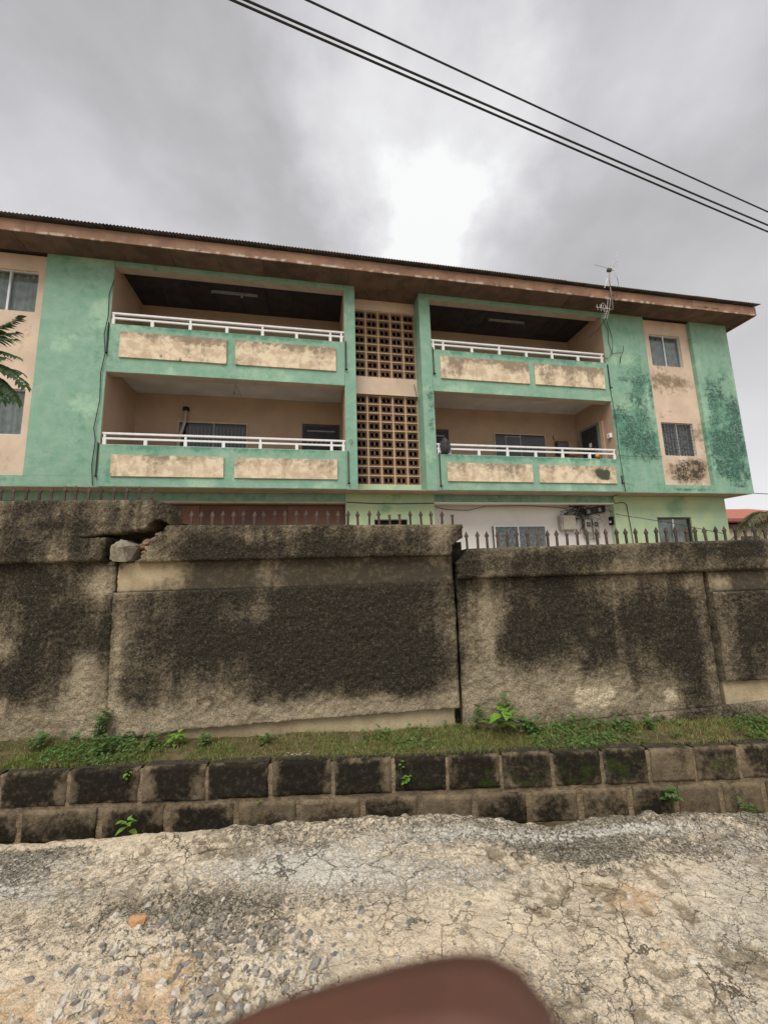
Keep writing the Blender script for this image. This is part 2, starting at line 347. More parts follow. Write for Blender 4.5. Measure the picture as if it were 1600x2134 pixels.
# ------------------------------------------------------------------ building frame (local x along facade, y inwards, z up)
YB = radians(10.75)
NB = Vector((-sin(YB), cos(YB), 0)); EB = Vector((cos(YB), sin(YB), 0))
B0 = NB * (10 * cos(YB))
def BW(s, y, z): return B0 + EB * s + NB * y + Vector((0, 0, z))
YW = radians(1.07)
NW = Vector((-sin(YW), cos(YW), 0)); EW = Vector((cos(YW), sin(YW), 0))
W0 = NW * (3.65 * cos(YW)); K0 = NW * (3.2 * cos(YW))
def WW(s, y, z): return W0 + EW * s + NW * y + Vector((0, 0, z))
def KW(s, y, z): return K0 + EW * s + NW * y + Vector((0, 0, z))

# ------------------------------------------------------------------ ground, road, drain, compound
GROUND = mat('earth', (.26, .19, .12), (.18, .14, .09), .6, rough=1, bump=.4, bs=10)
def sheet(name, m_, x0, x1, y0, y1, z, label, cat='ground'):
    o = MB().add([(x0, y0, z), (x1, y0, z), (x1, y1, z), (x0, y1, z)], [(0, 1, 2, 3)]).build(name, m_)
    return tag(o, label, cat, kind='structure')
sheet('ground', GROUND, -300, 300, -300, 300, -.62, 'bare brown earth stretching away under the whole scene')
o = MB().box(-45, 45, 4.15, 45, -.6, .8).build('yard', GROUND); tag(o, 'raised earth yard behind the stained boundary wall', 'ground', kind='structure')

# road surface
def road_mat():
    mt = bpy.data.materials.new('worn_concrete_road'); mt.use_nodes = True; t = mt.node_tree; n = t.nodes; l = t.links.new
    b = n['Principled BSDF']; b.inputs['Roughness'].default_value = .92; b.inputs['Specular IOR Level'].default_value = .15
    tc = n.new('ShaderNodeTexCoord'); co = tc.outputs['Object']
    def noise(sc, det=6, rgh=.6, vec=co, dist=0., colr=False):
        q = n.new('ShaderNodeTexNoise'); q.inputs['Scale'].default_value = sc; q.inputs['Detail'].default_value = det; q.inputs['Roughness'].default_value = rgh; q.inputs['Distortion'].default_value = dist
        l(vec, q.inputs['Vector']); return q.outputs['Color' if colr else 'Fac']
    def mr(x, a, bb, o0=0., o1=1.):
        q = n.new('ShaderNodeMapRange'); q.interpolation_type = 'SMOOTHSTEP'; l(x, q.inputs[0]); q.inputs[1].default_value = a; q.inputs[2].default_value = bb; q.inputs[3].default_value = o0; q.inputs[4].default_value = o1
        return q.outputs[0]
    def mul(a, bb, op='MULTIPLY'):
        q = n.new('ShaderNodeMath'); q.operation = op
        for i, x in enumerate((a, bb)):
            if hasattr(x, 'is_linked'): l(x, q.inputs[i])
            else: q.inputs[i].default_value = x
        return q.outputs[0]
    def mix(f, a, bb, mode='MIX'):
        q = n.new('ShaderNodeMix'); q.data_type = 'RGBA'; q.blend_type = mode
        for s_, val in (('Factor', f), ('A', a), ('B', bb)):
            if hasattr(val, 'is_linked'): l(val, q.inputs[s_])
            elif isinstance(val, (tuple, list)): q.inputs[s_].default_value = (*val[:3], 1)
            else: q.inputs[s_].default_value = val
        return q.outputs['Result']
    def attr(k):
        a = n.new('ShaderNodeAttribute'); a.attribute_name = k; return a.outputs['Fac']
    col = mix(mr(noise(2.2, 7, .6, dist=.4), .35, .65), (.715, .59, .425), (.565, .475, .35))
    col = mix(mr(noise(9, 6, .65), .45, .7, 0, .55), col, (.72, .60, .425))
    col = mix(mr(mul(attr('grey'), mr(noise(5, 6, .65), .3, .7, -.3, .3), 'ADD'), .15, .85, 0, .85), col, mix(mr(noise(30, 5, .7), .3, .7), (.50, .445, .36), (.62, .55, .44)))
    # sandy patches
    sn = mul(attr('sand'), mr(noise(14, 4), .3, .7, -.25, .25), 'ADD'); col = mix(mr(sn, .3, .75), col, mix(mr(noise(40, 4), .3, .7), (.66, .48, .30), (.55, .40, .25)))
    col = mix(mul(mr(mul(attr('crevice_dark'), mr(noise(45, 5, .7), .3, .7, -.35, .35), 'ADD'), .25, .95), .8), col, mix(mr(noise(12, 4), .35, .65), (.20, .155, .095), (.33, .26, .17)))  # crevice darkening put into the colour, brown like dirt
    col = mix(mul(mr(mul(attr('high'), mr(noise(60, 4, .7), .3, .7, -.4, .4), 'ADD'), .35, 1.), .6), col, (.78, .67, .50))
    # damp algae
    dn = mul(attr('dark'), mr(noise(38, 7, .75), .27, .73, -.5, .5), 'ADD'); fd = mr(dn, .32, .78)
    col = mix(fd, col, mix(mr(noise(75, 4, .7), .38, .62), (.075, .066, .05), (.34, .30, .225)))
    # lime bloom
    wn = mul(attr('lime'), mr(noise(48, 6, .75), .28, .72, -.55, .55), 'ADD'); col = mix(mr(wn, .42, .68, 0, .9), col, mix(mr(noise(80, 3), .3, .7), (.72, .69, .60), (.52, .48, .40)))
    # aggregate showing through: small pale and grey grains
    vor = n.new('ShaderNodeTexVoronoi'); vor.inputs['Scale'].default_value = 75; l(co, vor.inputs['Vector'])
    agg = mul(mr(vor.outputs['Distance'], .45, .2), mr(noise(5, 4), .45, .65))
    gr = n.new('ShaderNodeSeparateColor'); l(vor.outputs['Color'], gr.inputs[0])
    col = mix(mul(agg, .42), col, mix(mr(gr.outputs[0], .3, .6), (.25, .22, .18), (.72, .63, .50)))
    col = mix(1., col, mix(mr(noise(150, 3, .7), .3, .7), (.78,) * 3, (1.2,) * 3), 'MULTIPLY')
    pit = mul(mr(noise(55, 2, .5), .68, .76), mr(noise(4, 3), .42, .6)); col = mix(mul(pit, .7), col, (.10, .08, .055))
    # cracks
    dis = n.new('ShaderNodeMix'); dis.data_type = 'VECTOR'; dis.inputs['Factor'].default_value = .13; l(co, dis.inputs['A']); l(noise(6, 6, .65, colr=True), dis.inputs['B'])
    crack = None
    for sc, wd, a0, a1, seed in ((3.1, .009, .42, .56, 0), (7.5, .012, .44, .60, 3.1), (17., .020, .47, .63, 7.7)):
        vv = n.new('ShaderNodeTexVoronoi'); vv.feature = 'DISTANCE_TO_EDGE'; vv.inputs['Scale'].default_value = sc
        mp = n.new('ShaderNodeMapping'); mp.inputs['Location'].default_value = (seed, seed * .7, 0); mp.inputs['Scale'].default_value = (1, 1.15, 1); mp.inputs['Rotation'].default_value = (0, 0, .4 + seed)
        l(dis.outputs['Result'], mp.inputs[0]); l(mp.outputs[0], vv.inputs['Vector'])
        ln = mul(mr(vv.outputs['Distance'], wd, wd * .25), mr(noise(1.6 + seed * .2, 4, .6), a0, a1))
        crack = ln if crack is None else mul(crack, ln, 'MAXIMUM')
    crack = mul(crack, mr(attr('sand'), .5, .8, 1, .15))
    col = mix(mul(crack, .82), col, (.085, .065, .042))
    l(col, b.inputs['Base Color'])
    hsum = mul(mul(noise(75, 5, .7), .010), mul(noise(22, 5, .65), .020), 'ADD')
    hsum = mul(hsum, mul(mr(wn, .4, .7), .004), 'ADD'); hsum = mul(hsum, mul(agg, .004), 'ADD'); hsum = mul(hsum, mul(crack, -.016), 'ADD')
    bp = n.new('ShaderNodeBump'); bp.inputs['Strength'].default_value = 1.; bp.inputs['Distance'].default_value = 1.; l(hsum, bp.inputs['Height']); l(bp.outputs[0], b.inputs['Normal'])
    return mt
ROADM = road_mat()
ex = np.array([-40, -3.2, -2.44, -1.9, -1.44, -1.1, -.8, -.18, .26, .6, 1.01, 1.5, 2.42, 3.2, 40]); ey = np.array([2.66, 2.66, 2.68, 2.70, 2.75, 2.77, 2.78, 2.82, 2.82, 2.80, 2.745, 2.78, 2.775, 2.80, 2.8])
def redge(x): return np.interp(x, ex, ey) + (fbm(x, x * 0, 5, 4, 3) - .5) * .05 + (fbm(x, x * 0, 22, 3, 5) - .5) * .02
def road_rel(x, y):
    a = fbm(x * 1.25, y, 8.5, 3, 121, .55); b_ = fbm(x, y, 21, 3, 122, .55)
    ridge = 1 - np.abs(2 * fbm(x * .8, y * 1.3, 11, 3, 123) - 1)
    rough = sst(.36, .62, fbm(x, y, 1.7, 4, 124)) + np.exp(-(((x + .9) / .9) ** 2 + ((y - 1.85) / .4) ** 2)) + .6 * sst(.5, .1, redge(x) - y)
    lipk = 1 - .85 * sst(-.85, -1.2, x) * sst(.16, .08, redge(x) - y)
    return lipk * ((a - .5) * .022 + (b_ - .5) * .020 + (ridge - .7) * .012) * np.clip(.30 + .75 * rough, 0, 1.35)
def road_z(x, y):
    e = redge(x) - y
    z = (fbm(x, y, 1.3, 4, 21) - .5) * .05 + (fbm(x, y, 7, 4, 22) - .5) * .02 + (fbm(x, y, 30, 3, 23) - .5) * .009
    z = z + .012 * np.exp(-(e / .12) ** 2) - .03 * np.exp(-e / .02)
    z = z - .03 * sst(.4, .9, x) * sst(1.5, .9, x) * sst(.5, .1, e)
    # gravelly hollow
    g = np.exp(-(((x + 1.0) / .75) ** 2 + ((y - 1.9) / .35) ** 2))
    return z + road_rel(x, y) + g * ((fbm(x, y, 45, 3, 24) - .5) * .02 - .008)
xs = np.linspace(-3.4, 3.4, 820); vv_ = np.linspace(0, 1, 290)
XX, VV = np.meshgrid(xs, vv_); YY = .55 + (redge(XX) - .55) * VV; ZZ = road_z(XX, YY)
e_ = redge(XX) - YY
dark = (sst(.45, .02, e_ + (fbm(XX, YY, 2.2, 4, 31) - .5) * .7) * (.62 + .2 * sst(.8, 1.6, XX) + .2 * sst(-1., -1.8, XX))
        + .6 * blobs(XX, YY, [(-2.3, 2.35, .7, .16, .9), (-1.0, 2.2, .7, .13, .85), (-2.4, 1.95, .5, .12, .7), (-.7, 2.05, .35, .16, .6), (-1.5, 1.95, .4, .1, .5), (1.6, 2.45, .6, .12, .9), (.9, 2.5, .4, .15, .5), (2.6, 2.3, .5, .2, .4), (-.9, 1.6, .35, .15, .45), (-.55, 1.85, .3, .15, .5), (-1.25, 1.7, .2, .2, .5), (-.35, 1.65, .3, .2, .5), (1.35, 2.2, .25, .3, .35), (-1.0, 2.15, .6, .15, .5), (-1.9, 2.05, .5, .12, .5), (2.3, 2.0, .4, .2, .3)]))
dark *= 1 - .95 * sst(-.95, -1.35, XX) * sst(.11, .07, e_)      # clean lip at the drain
lime = blobs(XX, YY, [(-2.2, 2.3, .8, .12, .75), (-.55, 2.42, .55, .16, .95), (.3, 2.62, .6, .12, .75), (-1.9, 2.5, .5, .08, .5), (.35, 2.3, .5, .12, .55), (1.4, 2.62, .7, .06, .75), (2.2, 2.45, .7, .15, .5), (1.0, 1.7, .5, .3, .2), (1.9, 1.8, .7, .4, .22), (.5, 1.75, .3, .15, .2), (-.2, 2.25, .4, .2, .3)]) + .03
sand = blobs(XX, YY, [(-.95, 1.82, .16, .2, 1.0), (-.85, 1.5, .5, .12, .7), (-1.55, 1.7, .35, .16, .8), (-1.35, 1.55, .5, .12, .7), (1.15, 2.15, .16, .12, .9), (1.25, 1.9, .3, .05, .5), (.2, 1.95, .8, .3, .28), (-.35, 1.6, .4, .15, .4)])
V = np.stack([XX, YY, ZZ], -1).reshape(-1, 3); nx, ny = len(xs), len(vv_)
idx = np.arange(nx * ny).reshape(ny, nx)
F = np.stack([idx[:-1, :-1], idx[:-1, 1:], idx[1:, 1:], idx[1:, :-1]], -1).reshape(-1, 4).tolist()
lip = V[idx[-1]].copy(); lip[:, 2] = -.6; lip[:, 1] -= .05; nb = len(V)
F += [(int(idx[-1, i]), int(idx[-1, i + 1]), nb + i + 1, nb + i) for i in range(nx - 1)]
Vall = np.concatenate([V, lip])
crevice_dark = sst(.003, -.006, road_rel(XX, YY)) * sst(.3, .5, fbm(XX, YY, 3., 4, 131))  # mask of the relief's low spots, for the crevice darkening
high = sst(.003, .009, road_rel(XX, YY))
grey = blobs(XX, YY, [(1.7, 1.95, .6, .45, .8), (2.4, 2.3, .6, .3, .7), (.9, 1.5, .5, .2, .5), (.55, 2.2, .4, .2, .35), (-2.0, 1.9, .5, .2, .4)])
pad = lambda a: np.concatenate([np.clip(a, 0, 1).reshape(-1), np.clip(a[-1], 0, 1)])
road = obj('road', Vall.tolist(), F, ROADM, None, True, {'dark': pad(dark), 'lime': pad(lime), 'sand': pad(sand), 'grey': pad(grey), 'crevice_dark': pad(crevice_dark), 'high': pad(high)})
tag(road, 'cracked sandy concrete road with gravel and black algae along its edge', 'road', kind='structure')
mb = MB()
mb.box(-45, 45, -7, .53, -.6, -.012); mb.box(-45, -3.42, .53, 2.62, -.6, -.012); mb.box(3.42, 45, .53, 2.72, -.6, -.012)
mb.build('road_verge', ROADM).__setitem__('kind', 'structure')
# drain bed
gx, gy = np.meshgrid(np.linspace(-7, 7, 240), np.linspace(2.5, 3.5, 24))
gz = -.47 + .17 * sst(.2, 1.3, gx) + (fbm(gx, gy, 5, 4, 9) - .5) * .07 + .06 * sst(1.0, 2.0, gx) * sst(3.1, 2.8, gy)
idx = np.arange(gx.size).reshape(gx.shape)
o = obj('drain', np.stack([gx, gy, gz], -1).reshape(-1, 3).tolist(), np.stack([idx[:-1, :-1], idx[:-1, 1:], idx[1:, 1:], idx[1:, :-1]], -1).reshape(-1, 4).tolist(), SOIL, None, True)
tag(o, 'dark silted drain channel between the road and the block kerb', 'drain', kind='structure')

# ------------------------------------------------------------------ block retaining wall
TOPJ = [-2.362, -1.824, -1.328, -.856, -.385, .075, .486, .896, 1.293, 1.676, 2.04, 2.395, 2.744]
BOTJ = [-2.69, -2.11, -1.617, -1.106, -.639, -.165, .271, .679, 1.089, 1.479, 1.863, 2.213, 2.567, 2.902]
TOPJ = [TOPJ[0] - .5 * i for i in range(5, 0, -1)] + TOPJ + [TOPJ[-1] + .4 * i for i in range(1, 6)]
BOTJ = [BOTJ[0] - .5 * i for i in range(5, 0, -1)] + BOTJ + [BOTJ[-1] + .4 * i for i in range(1, 6)]
kerb = thing('retaining_wall', 'low mossy wall of hollow sandcrete blocks holding up the grass strip', 'wall', tuple(K0), YW)
MOSS = {-.12: .3, .28: .35, .69: .9, 1.1: .6, 1.48: .8, 1.86: .9, 2.22: .4, 2.57: .8}
def block(x0, x1, z0, z1, top, k):
    cx, cz = (x0 + x1) / 2, (z0 + z1) / 2; sd_ = k * 3 + (50 if top else 0)
    right = sst(-.5, 2.2, cx)
    rv_ = (random.random(), random.random()); ro_ = random.uniform(-.28, .38)
    def st(x, z):
        n_ = fbm(x, z, 8, 6, sd_, .62) - .5
        ex_ = np.minimum((x - x0), (x1 - x)); ez = np.minimum(z - z0, z1 - z)
        inner = sst(-.03, .10, np.minimum(ex_ + .1 * (vn(np.array([cx * 7]), np.array([cz * 9]))[0] - .45), ez * 1.5 + .03) + n_ * .16)
        if top: dk_ = inner * (1.1 - .55 * right * (.4 + .6 * rv_[0])) + n_ * .55 + .22 * (1 - right) + .2 * sst(z1 - .1, z1, z) - (.35 if right > .85 and rv_[1] < .35 else 0)
        else: dk_ = inner * (.6 * rv_[0] + .25 - .2 * right) + sst(z1 - .03, z0 + .03, z) * (.6 - .35 * right) + n_ * .8 - .10
        ms_ = np.zeros_like(x)
        for mx, mw in MOSS.items():
            if top and x0 < mx < x1: ms_ = .8 * mw * inner * sst(.45, .66, fbm(x, z, 12, 5, sd_ + 5)) * sst(z1, z1 - .1, z)
            if (not top) and x0 < mx < x1 and mx in (.69,): ms_ = .8 * inner * sst(.4, .6, fbm(x, z, 14, 4, sd_ + 5))
        return {'mold': dk_ + ro_ * (.5 + .5 * inner), 'moss': ms_}
    jog = random.uniform(-.006, .006)
    o = slab('block', BLOCKM, kerb, lambda v: x0 + (fbm(v, v * 0, 9, 3, sd_) - .5) * .012, lambda v: x1 + (fbm(v, v * 0, 9, 3, sd_ + 1) - .5) * .012,
             lambda u: z0 + (fbm(u, u * 0, 7, 3, sd_ + 2) - .5) * .012, lambda u: z1 + (fbm(u, u * 0, 7, 3, sd_ + 3) - .5) * .014, jog, .035 if top else .19, .014,
             disp=lambda x, z: (fbm(x, z, 20, 4, sd_) - .5) * .012, stain=st, rad=.014)
    return o
mort = []
for row, J in ((1, TOPJ), (0, BOTJ)):
    for k in range(len(J) - 1):
        g = random.uniform(.010, .018) if row else random.uniform(.018, .028)
        g2 = random.uniform(.010, .018) if row else random.uniform(.018, .028)
        zt = .181 + random.uniform(-.006, .004) if row else -.085 + random.uniform(-.006, .004)
        zb = -.058 + random.uniform(-.004, .006) if row else -.30
        b = block(J[k] + g, J[k + 1] - g2, zb, zt, row == 1, k)
        if row:   # hollow block: webs and back shell round two cavities, some open and dark, most filled with soil
            x0, x1 = J[k] + g, J[k + 1] - g2; mbk = MB(); zz = zt - .005
            if -1.4 < x0 < .62 and k != 7:
                mbk.box(x0 + .004, x0 + .035, .036, .12, zb, zz); mbk.box(x1 - .035, x1 - .004, .036, .12, zb, zz)
                mbk.box((x0 + x1) / 2 - .016, (x0 + x1) / 2 + .016, .036, .12, zb, zz); mbk.box(x0 + .035, x1 - .035, .082, .12, zb, zz - .002)
            else: mbk.box(x0 + .004, x1 - .004, .036, .12, zb, zz + .002)
            w_ = mbk.build('web', WEBM, b)
def mst(x, z): return {}
slab('mortar', MORTAR, kerb, -4.9, 4.8, -.42, lambda u: .165 + (fbm(u * 10, u * 0, 8, 3, 5) - .5) * .02, .019, .02, .02, disp=lambda x, z: (fbm(x, z, 14, 4, 77) - .5) * .020)
box('core', SOIL, kerb, -4.9, 4.8, .20, .26, -.6, .12)

# verge soil
gx, gy = np.meshgrid(np.linspace(-6, 6, 420), np.linspace(.075, .62, 40))
def verge_z(x, y): return .158 + .035 * sst(.05, .5, y) + (fbm(x, y, 3, 4, 40) - .5) * .05 + (fbm(x, y, 16, 3, 41) - .5) * .02 + .03 * sst(-1.9, -3., x)
gz = verge_z(gx, gy)
gz = np.where(gy < .13, np.minimum(gz, .178), gz); gz[0] = .0
idx = np.arange(gx.size).reshape(gx.shape)
o = obj('verge', np.stack([gx, gy, gz], -1).reshape(-1, 3).tolist(), np.stack([idx[:-1, :-1], idx[:-1, 1:], idx[1:, 1:], idx[1:, :-1]], -1).reshape(-1, 4).tolist(), SOIL, None, True)
o.location = K0; o.rotation_euler = (0, 0, YW); tag(o, 'narrow earth strip between block kerb and boundary wall', 'verge', kind='structure')

# ------------------------------------------------------------------ boundary wall
WB = [(-3.18, 1.52, 0.65, 0.26, 0.8), (-2.93, 1.13, 0.47, 0.38, 0.9), (-3.18, 0.73, 0.29, 0.24, 0.7), (-2.48, 1.07, 0.08, 0.38, 0.6), (-2.63, 1.56, 0.15, 0.17, -0.7), (-2.62, 0.75, 0.19, 0.29, -0.9), (-2.69, 0.4, 0.37, 0.16, -0.8), (-3.23, 0.41, 0.21, 0.16, -0.2), (-1.99, 1.1, 0.47, 0.3, 0.55), (-2.09, 0.69, 0.25, 0.24, 0.5), (-1.35, 1.0, 0.52, 0.42, 0.85), (-0.61, 0.89, 0.6, 0.46, 1.0), (0.04, 1.0, 0.57, 0.51, 1.0), (0.41, 0.69, 0.34, 0.37, 0.8), (-2.36, 0.86, 0.08, 0.59, -0.7), (-2.07, 0.3, 0.46, 0.12, -0.8), (-0.99, 0.38, 0.84, 0.12, -0.9), (0.02, 0.42, 0.68, 0.09, -0.7), (-1.93, 0.41, 0.12, 0.12, -0.4), (0.62, 0.52, 0.17, 0.16, -0.5), (-1.7, 1.39, 0.52, 0.09, 0.4), (-0.39, 1.41, 1.11, 0.09, 0.5), (-1.41, 1.59, 0.4, 0.18, 0.8), (-0.57, 1.57, 0.62, 0.18, 0.7), (0.32, 1.59, 0.45, 0.13, 0.9), (-2.15, 1.62, 0.31, 0.13, -1.2), (-1.64, 1.82, 0.27, 0.1, 0.8), (-1.02, 1.85, 0.54, 0.13, 0.5), (-0.39, 1.85, 0.36, 0.18, 0.35), (0.33, 1.86, 0.36, 0.14, 0.3), (-2.03, 1.83, 0.18, 0.13, -0.5), (0.65, 1.87, 0.14, 0.18, -0.5), (-2.98, 2.1, 0.35, 0.05, 0.6), (-3.36, 1.96, 0.31, 0.18, 0.3), (-2.99, 1.79, 0.26, 0.13, -0.4), (-3.26, 2.27, 0.27, 0.07, 0.2), (-2.67, 2.14, 0.13, 0.09, -0.3), (-2.19, 2.17, 0.18, 0.14, 0.1), (1.72, 1.2, 0.49, 0.26, 0.9), (1.38, 0.87, 0.31, 0.25, 0.85), (1.99, 0.81, 0.4, 0.25, 0.8), (2.78, 1.08, 0.27, 0.3, 0.8), (2.8, 0.62, 0.26, 0.38, 0.8), (2.24, 1.06, 0.27, 0.26, 0.4), (0.96, 1.18, 0.15, 0.48, -0.6), (1.3, 0.46, 0.56, 0.24, -0.8), (1.95, 0.42, 0.26, 0.14, -1.4), (2.55, 0.4, 0.17, 0.12, -0.7), (2.3, 0.47, 0.17, 0.2, 0.2), (0.88, 0.52, 0.21, 0.29, -0.5), (2.46, 1.35, 0.27, 0.13, 0.3), (1.11, 1.41, 0.27, 0.09, 0.3), (1.86, 1.66, 0.59, 0.09, 0.45), (2.78, 1.7, 0.55, 0.11, 0.35), (3.52, 1.72, 0.28, 0.11, 0.6), (0.99, 1.61, 0.22, 0.09, 0.35), (1.41, 1.74, 0.18, 0.07, -0.2), (3.4, 1.02, 0.27, 0.3, 0.9), (3.29, 0.64, 0.18, 0.17, 0.5), (3.06, 0.61, 0.09, 0.25, -0.2), (3.52, 1.43, 0.18, 0.09, 0.6), (3.24, 1.4, 0.14, 0.08, -0.9), (3.3, 0.42, 0.22, 0.08, -1.0), (-0.66, 0.31, 0.84, 0.06, -1.2), (0.23, 0.3, 0.42, 0.08, -1.0)]
def wstain(base=.0, bare=None):
    def st(x, z):
        n_ = fbm(x, z, 2.6, 6, 61, .58) - .5
        b = blobs(x, z, WB)
        n2_ = fbm(x, z, 7., 5, 64, .6) - .5
        run = (fbm(x * 7, z * .7, 1., 4, 67) - .5) * .8 * sst(.2, .9, z) + (fbm(x * 22, z * 1.3, 1., 3, 68) - .5) * .45
        under = .30 * sst(1.15, 1.75, z) * sst(.35, .6, fbm(x * 5, z * .5, 1., 4, 69)) - .22 * sst(.62, .25, z)
        b = b + run + under
        far = np.where(np.abs(x) > 3.7, 1., 0.) * sst(.42, .62, fbm(x, z, 1.1, 4, 66)) * .9
        mold = b * .78 + n_ * 1.2 + n2_ * .75 + base + far + .32
        damp = b * .7 + n_ * 1.2 + n2_ * .6 + .66 + base
        br = np.zeros_like(x)
        if bare: 
            br = np.clip(blobs(x, z, bare) - .25 + (fbm(x, z, 12, 4, 63) - .5) * .6, 0, 1) * 2.4
        return {'mold': mold, 'damp': damp, 'bare': br}
    return st
def rc(x, z):   # roughcast relief
    return (fbm(x, z, 31, 2, 71) - .5) * .021 + (fbm(x, z, 9, 3, 72) - .5) * .012
def rcs(x, z): return (fbm(x, z, 30, 3, 73) - .5) * .003 + (fbm(x, z, 5, 3, 74) - .5) * .008
def jag(v, s, a=.02, f=7): return (fbm(v, v * 0 + s, f, 4, s) - .5) * a
RS = .0115
def mkwall(label): return thing('boundary_wall', label, 'wall', tuple(W0), YW, 'sections of the boundary wall')
wl_ = mkwall('left boundary wall section, tallest, its overhanging cap split by a wide crack')
wm_ = mkwall('middle boundary wall section with raised blackened panel, sunk and leaning between two cracks')
wr_ = mkwall('right boundary wall section, lowest, with a bare plaster patch near its foot')
# left
crk = lambda x: np.interp(x, [-12, -2.77, -2.70, -2.53, -2.40, -2.18, -2.06, -2.0, -1.93], [1.978, 1.978, 1.985, 2.01, 2.018, 2.04, 2.135, 2.125, 2.085])
XL = -4.6
slab('cap', WALLM, wl_, XL, lambda v: -1.93 - .02 * v + jag(v, 3, .02), lambda u: crk(XL + u * (2.67)) + (jag(u * 8, 4, .02) + jag(u * 40, 44, .03)) * sst(-2.8, -2.6, XL + u * 2.67), lambda u: np.interp(XL + u * 2.67, [-4.6, -2.06, -1.93], [2.37, 2.322, 2.275]) + jag(u * 10, 5, .008), -.025, .245, RS, rc, wstain(.05), .02, lambda x, z: np.where((x > -2.75) | (z > 2.3), .7, 0.))
slab('cap_course', WALLM, wl_, XL, lambda v: -2.52 + jag(v, 6, .02), lambda u: 1.757 + jag(u * 9, 7, .012), lambda u: np.where(XL + u * 2.08 < -2.74, 1.988, 1.978 + jag(u * 20, 8, .012)), -.025, .245, RS, rc, wstain(.05), .02, lambda x, z: np.where((x > -2.75) | (z < 1.8), 1., 0.))
slab('body', WALLM, wl_, XL, lambda v: -2.452 + .02 * (1 - v) + jag(v * 3, 9, .012), 0.0, 1.757, .045, .18, RS, rc, wstain(.05), .015, lambda x, z: np.where(x > -2.6, 1., 0.))
box('core', CORE, wl_, XL, -1.9, .24, .42, 0, 1.97); box('core', CORE, wl_, -2.65, -1.96, .222, .40, 1.971, 2.13)  # second box: dark backing added so the void under the cap reads black
# middle
slab('cap', WALLM, wm_, lambda v: -2.22 + .26 * v ** 1.1 + jag(v * 2, 11, .07) + jag(v * 9, 45, .04), lambda v: np.interp(v, [0, .3, .36, .5, .56, 1], [.685, .70, .71, .76, .80, .806]) + jag(v * 3, 12, .02), lambda u: 1.738 - .018 * u + jag(u * 9, 13, .012), lambda u: 2.074 - .062 * u + jag(u * 9, 14, .012), -.028, .25, RS, rc, wstain(.12), .022)
slab('upper_band', WALLS, wm_, lambda v: -2.43 + jag(v * 3, 15, .022), lambda v: .70 + jag(v * 3, 16, .012), 1.465, 1.745, .055, .16, RS, rcs, wstain(.02), .012)
pb = lambda u: np.interp(-2.405 + u * 3.085, [-2.405, -2.07, -1.75, -.91, .68], [.225, .235, .265, .308, .372]) + jag(u * 14, 17, .014)
slab('raised_panel', WALLM, wm_, lambda v: -2.405 - .03 * v + jag(v * 2, 18, .012), lambda v: .694 + .008 * v + jag(v * 2, 19, .012), pb, lambda u: 1.468 + .016 * u + jag(u * 9, 20, .006), 0, .10, RS, rc, wstain(.06), .02)
slab('footing', WALLS, wm_, -2.40, lambda v: .655 + jag(v * 3, 21, .02), -.1, .40, .062, .16, .015, rcs, wstain(-.25), .01)
box('core', CORE, wm_, -1.96, .72, .24, .42, 0, 1.97)
for k, (x, z, r) in enumerate([(-2.235, 1.93, .035), (-2.18, 1.965, .04), (-2.12, 1.985, .035), (-2.07, 2.03, .038), (-2.02, 2.045, .03), (-2.15, 1.90, .045), (-2.21, 1.865, .03), (-2.0, 2.075, .022)]):
    me = bmesh.new(); bmesh.ops.create_icosphere(me, subdivisions=2, radius=1)
    for v in me.verts:
        q = v.co.copy(); d = 1 + .5 * (random.random() - .5); v.co = Vector((q.x * r * d * 1.3, q.y * r * d, q.z * r * d * .8))
    mm = bpy.data.meshes.new('mortar_lump'); me.to_mesh(mm); me.free(); mm.materials.append(BRICKR)
    lo = link(bpy.data.objects.new('mortar_lump', mm), wm_); lo.location = (x + .01, .07, z - .035); lo.rotation_euler = (0, random.uniform(-.5, .3), 0)
# right
slab('cap', WALLM, wr_, lambda v: np.interp(v, [0, .55, .75, 1], [.735, .735, .80, .83]) + jag(v * 3, 22, .025), 6.2, lambda u: 1.503 + .01 * u + jag(u * 20, 23, .01), lambda u: 1.782 + .022 * u + jag(u * 20, 24, .012), -.025, .25, RS * 1.25, rc, wstain(.08), .022)
slab('body', WALLM, wr_, lambda v: .722 + .01 * v + jag(v * 4, 25, .012), lambda v: 3.085 + jag(v * 3, 26, .008), lambda u: .15 + .15 * u, 1.505, .045, .16, RS, rc, wstain(.06, [(1.95, .42, .19, .10, 1.1), (1.78, .42, .04, .1, .8), (2.62, .40, .09, .07, .8), (1.2, .23, .1, .04, .6)]), .014)
slab('plinth', WALLM, wr_, 1.02, 6.2, -.1, lambda u: np.interp(1.02 + u * 5.18, [1.02, 3.04, 3.5, 6.2], [.172, .306, .342, .5]) + jag(u * 15, 27, .008), .012, .05, .015, rc, wstain(.2), .01)
slab('upper_band', WALLS, wr_, lambda v: 3.118 + jag(v * 3, 28, .012), 6.2, 1.312, 1.505, .028, .16, .014, rcs, wstain(.32), .01)
slab('raised_panel', WALLM, wr_, lambda v: 3.112 + jag(v * 3, 29, .008), 6.2, lambda u: .52 + .05 * u + jag(u * 14, 30, .008), lambda u: 1.313 + .02 * u, -.015, .12, RS * 1.2, rc, wstain(.1), .018)
slab('footing', WALLS, wr_, 3.125, 6.2, .2, .60, .05, .16, .016, rcs, wstain(-.2), .01)
box('core', CORE, wr_, .76, 6.2, .24, .42, 0, 1.70); box('core', CORE, wr_, .62, .83, .205, .222, .0, 1.86)  # second box: thin dark backing added behind the broken notch and gap

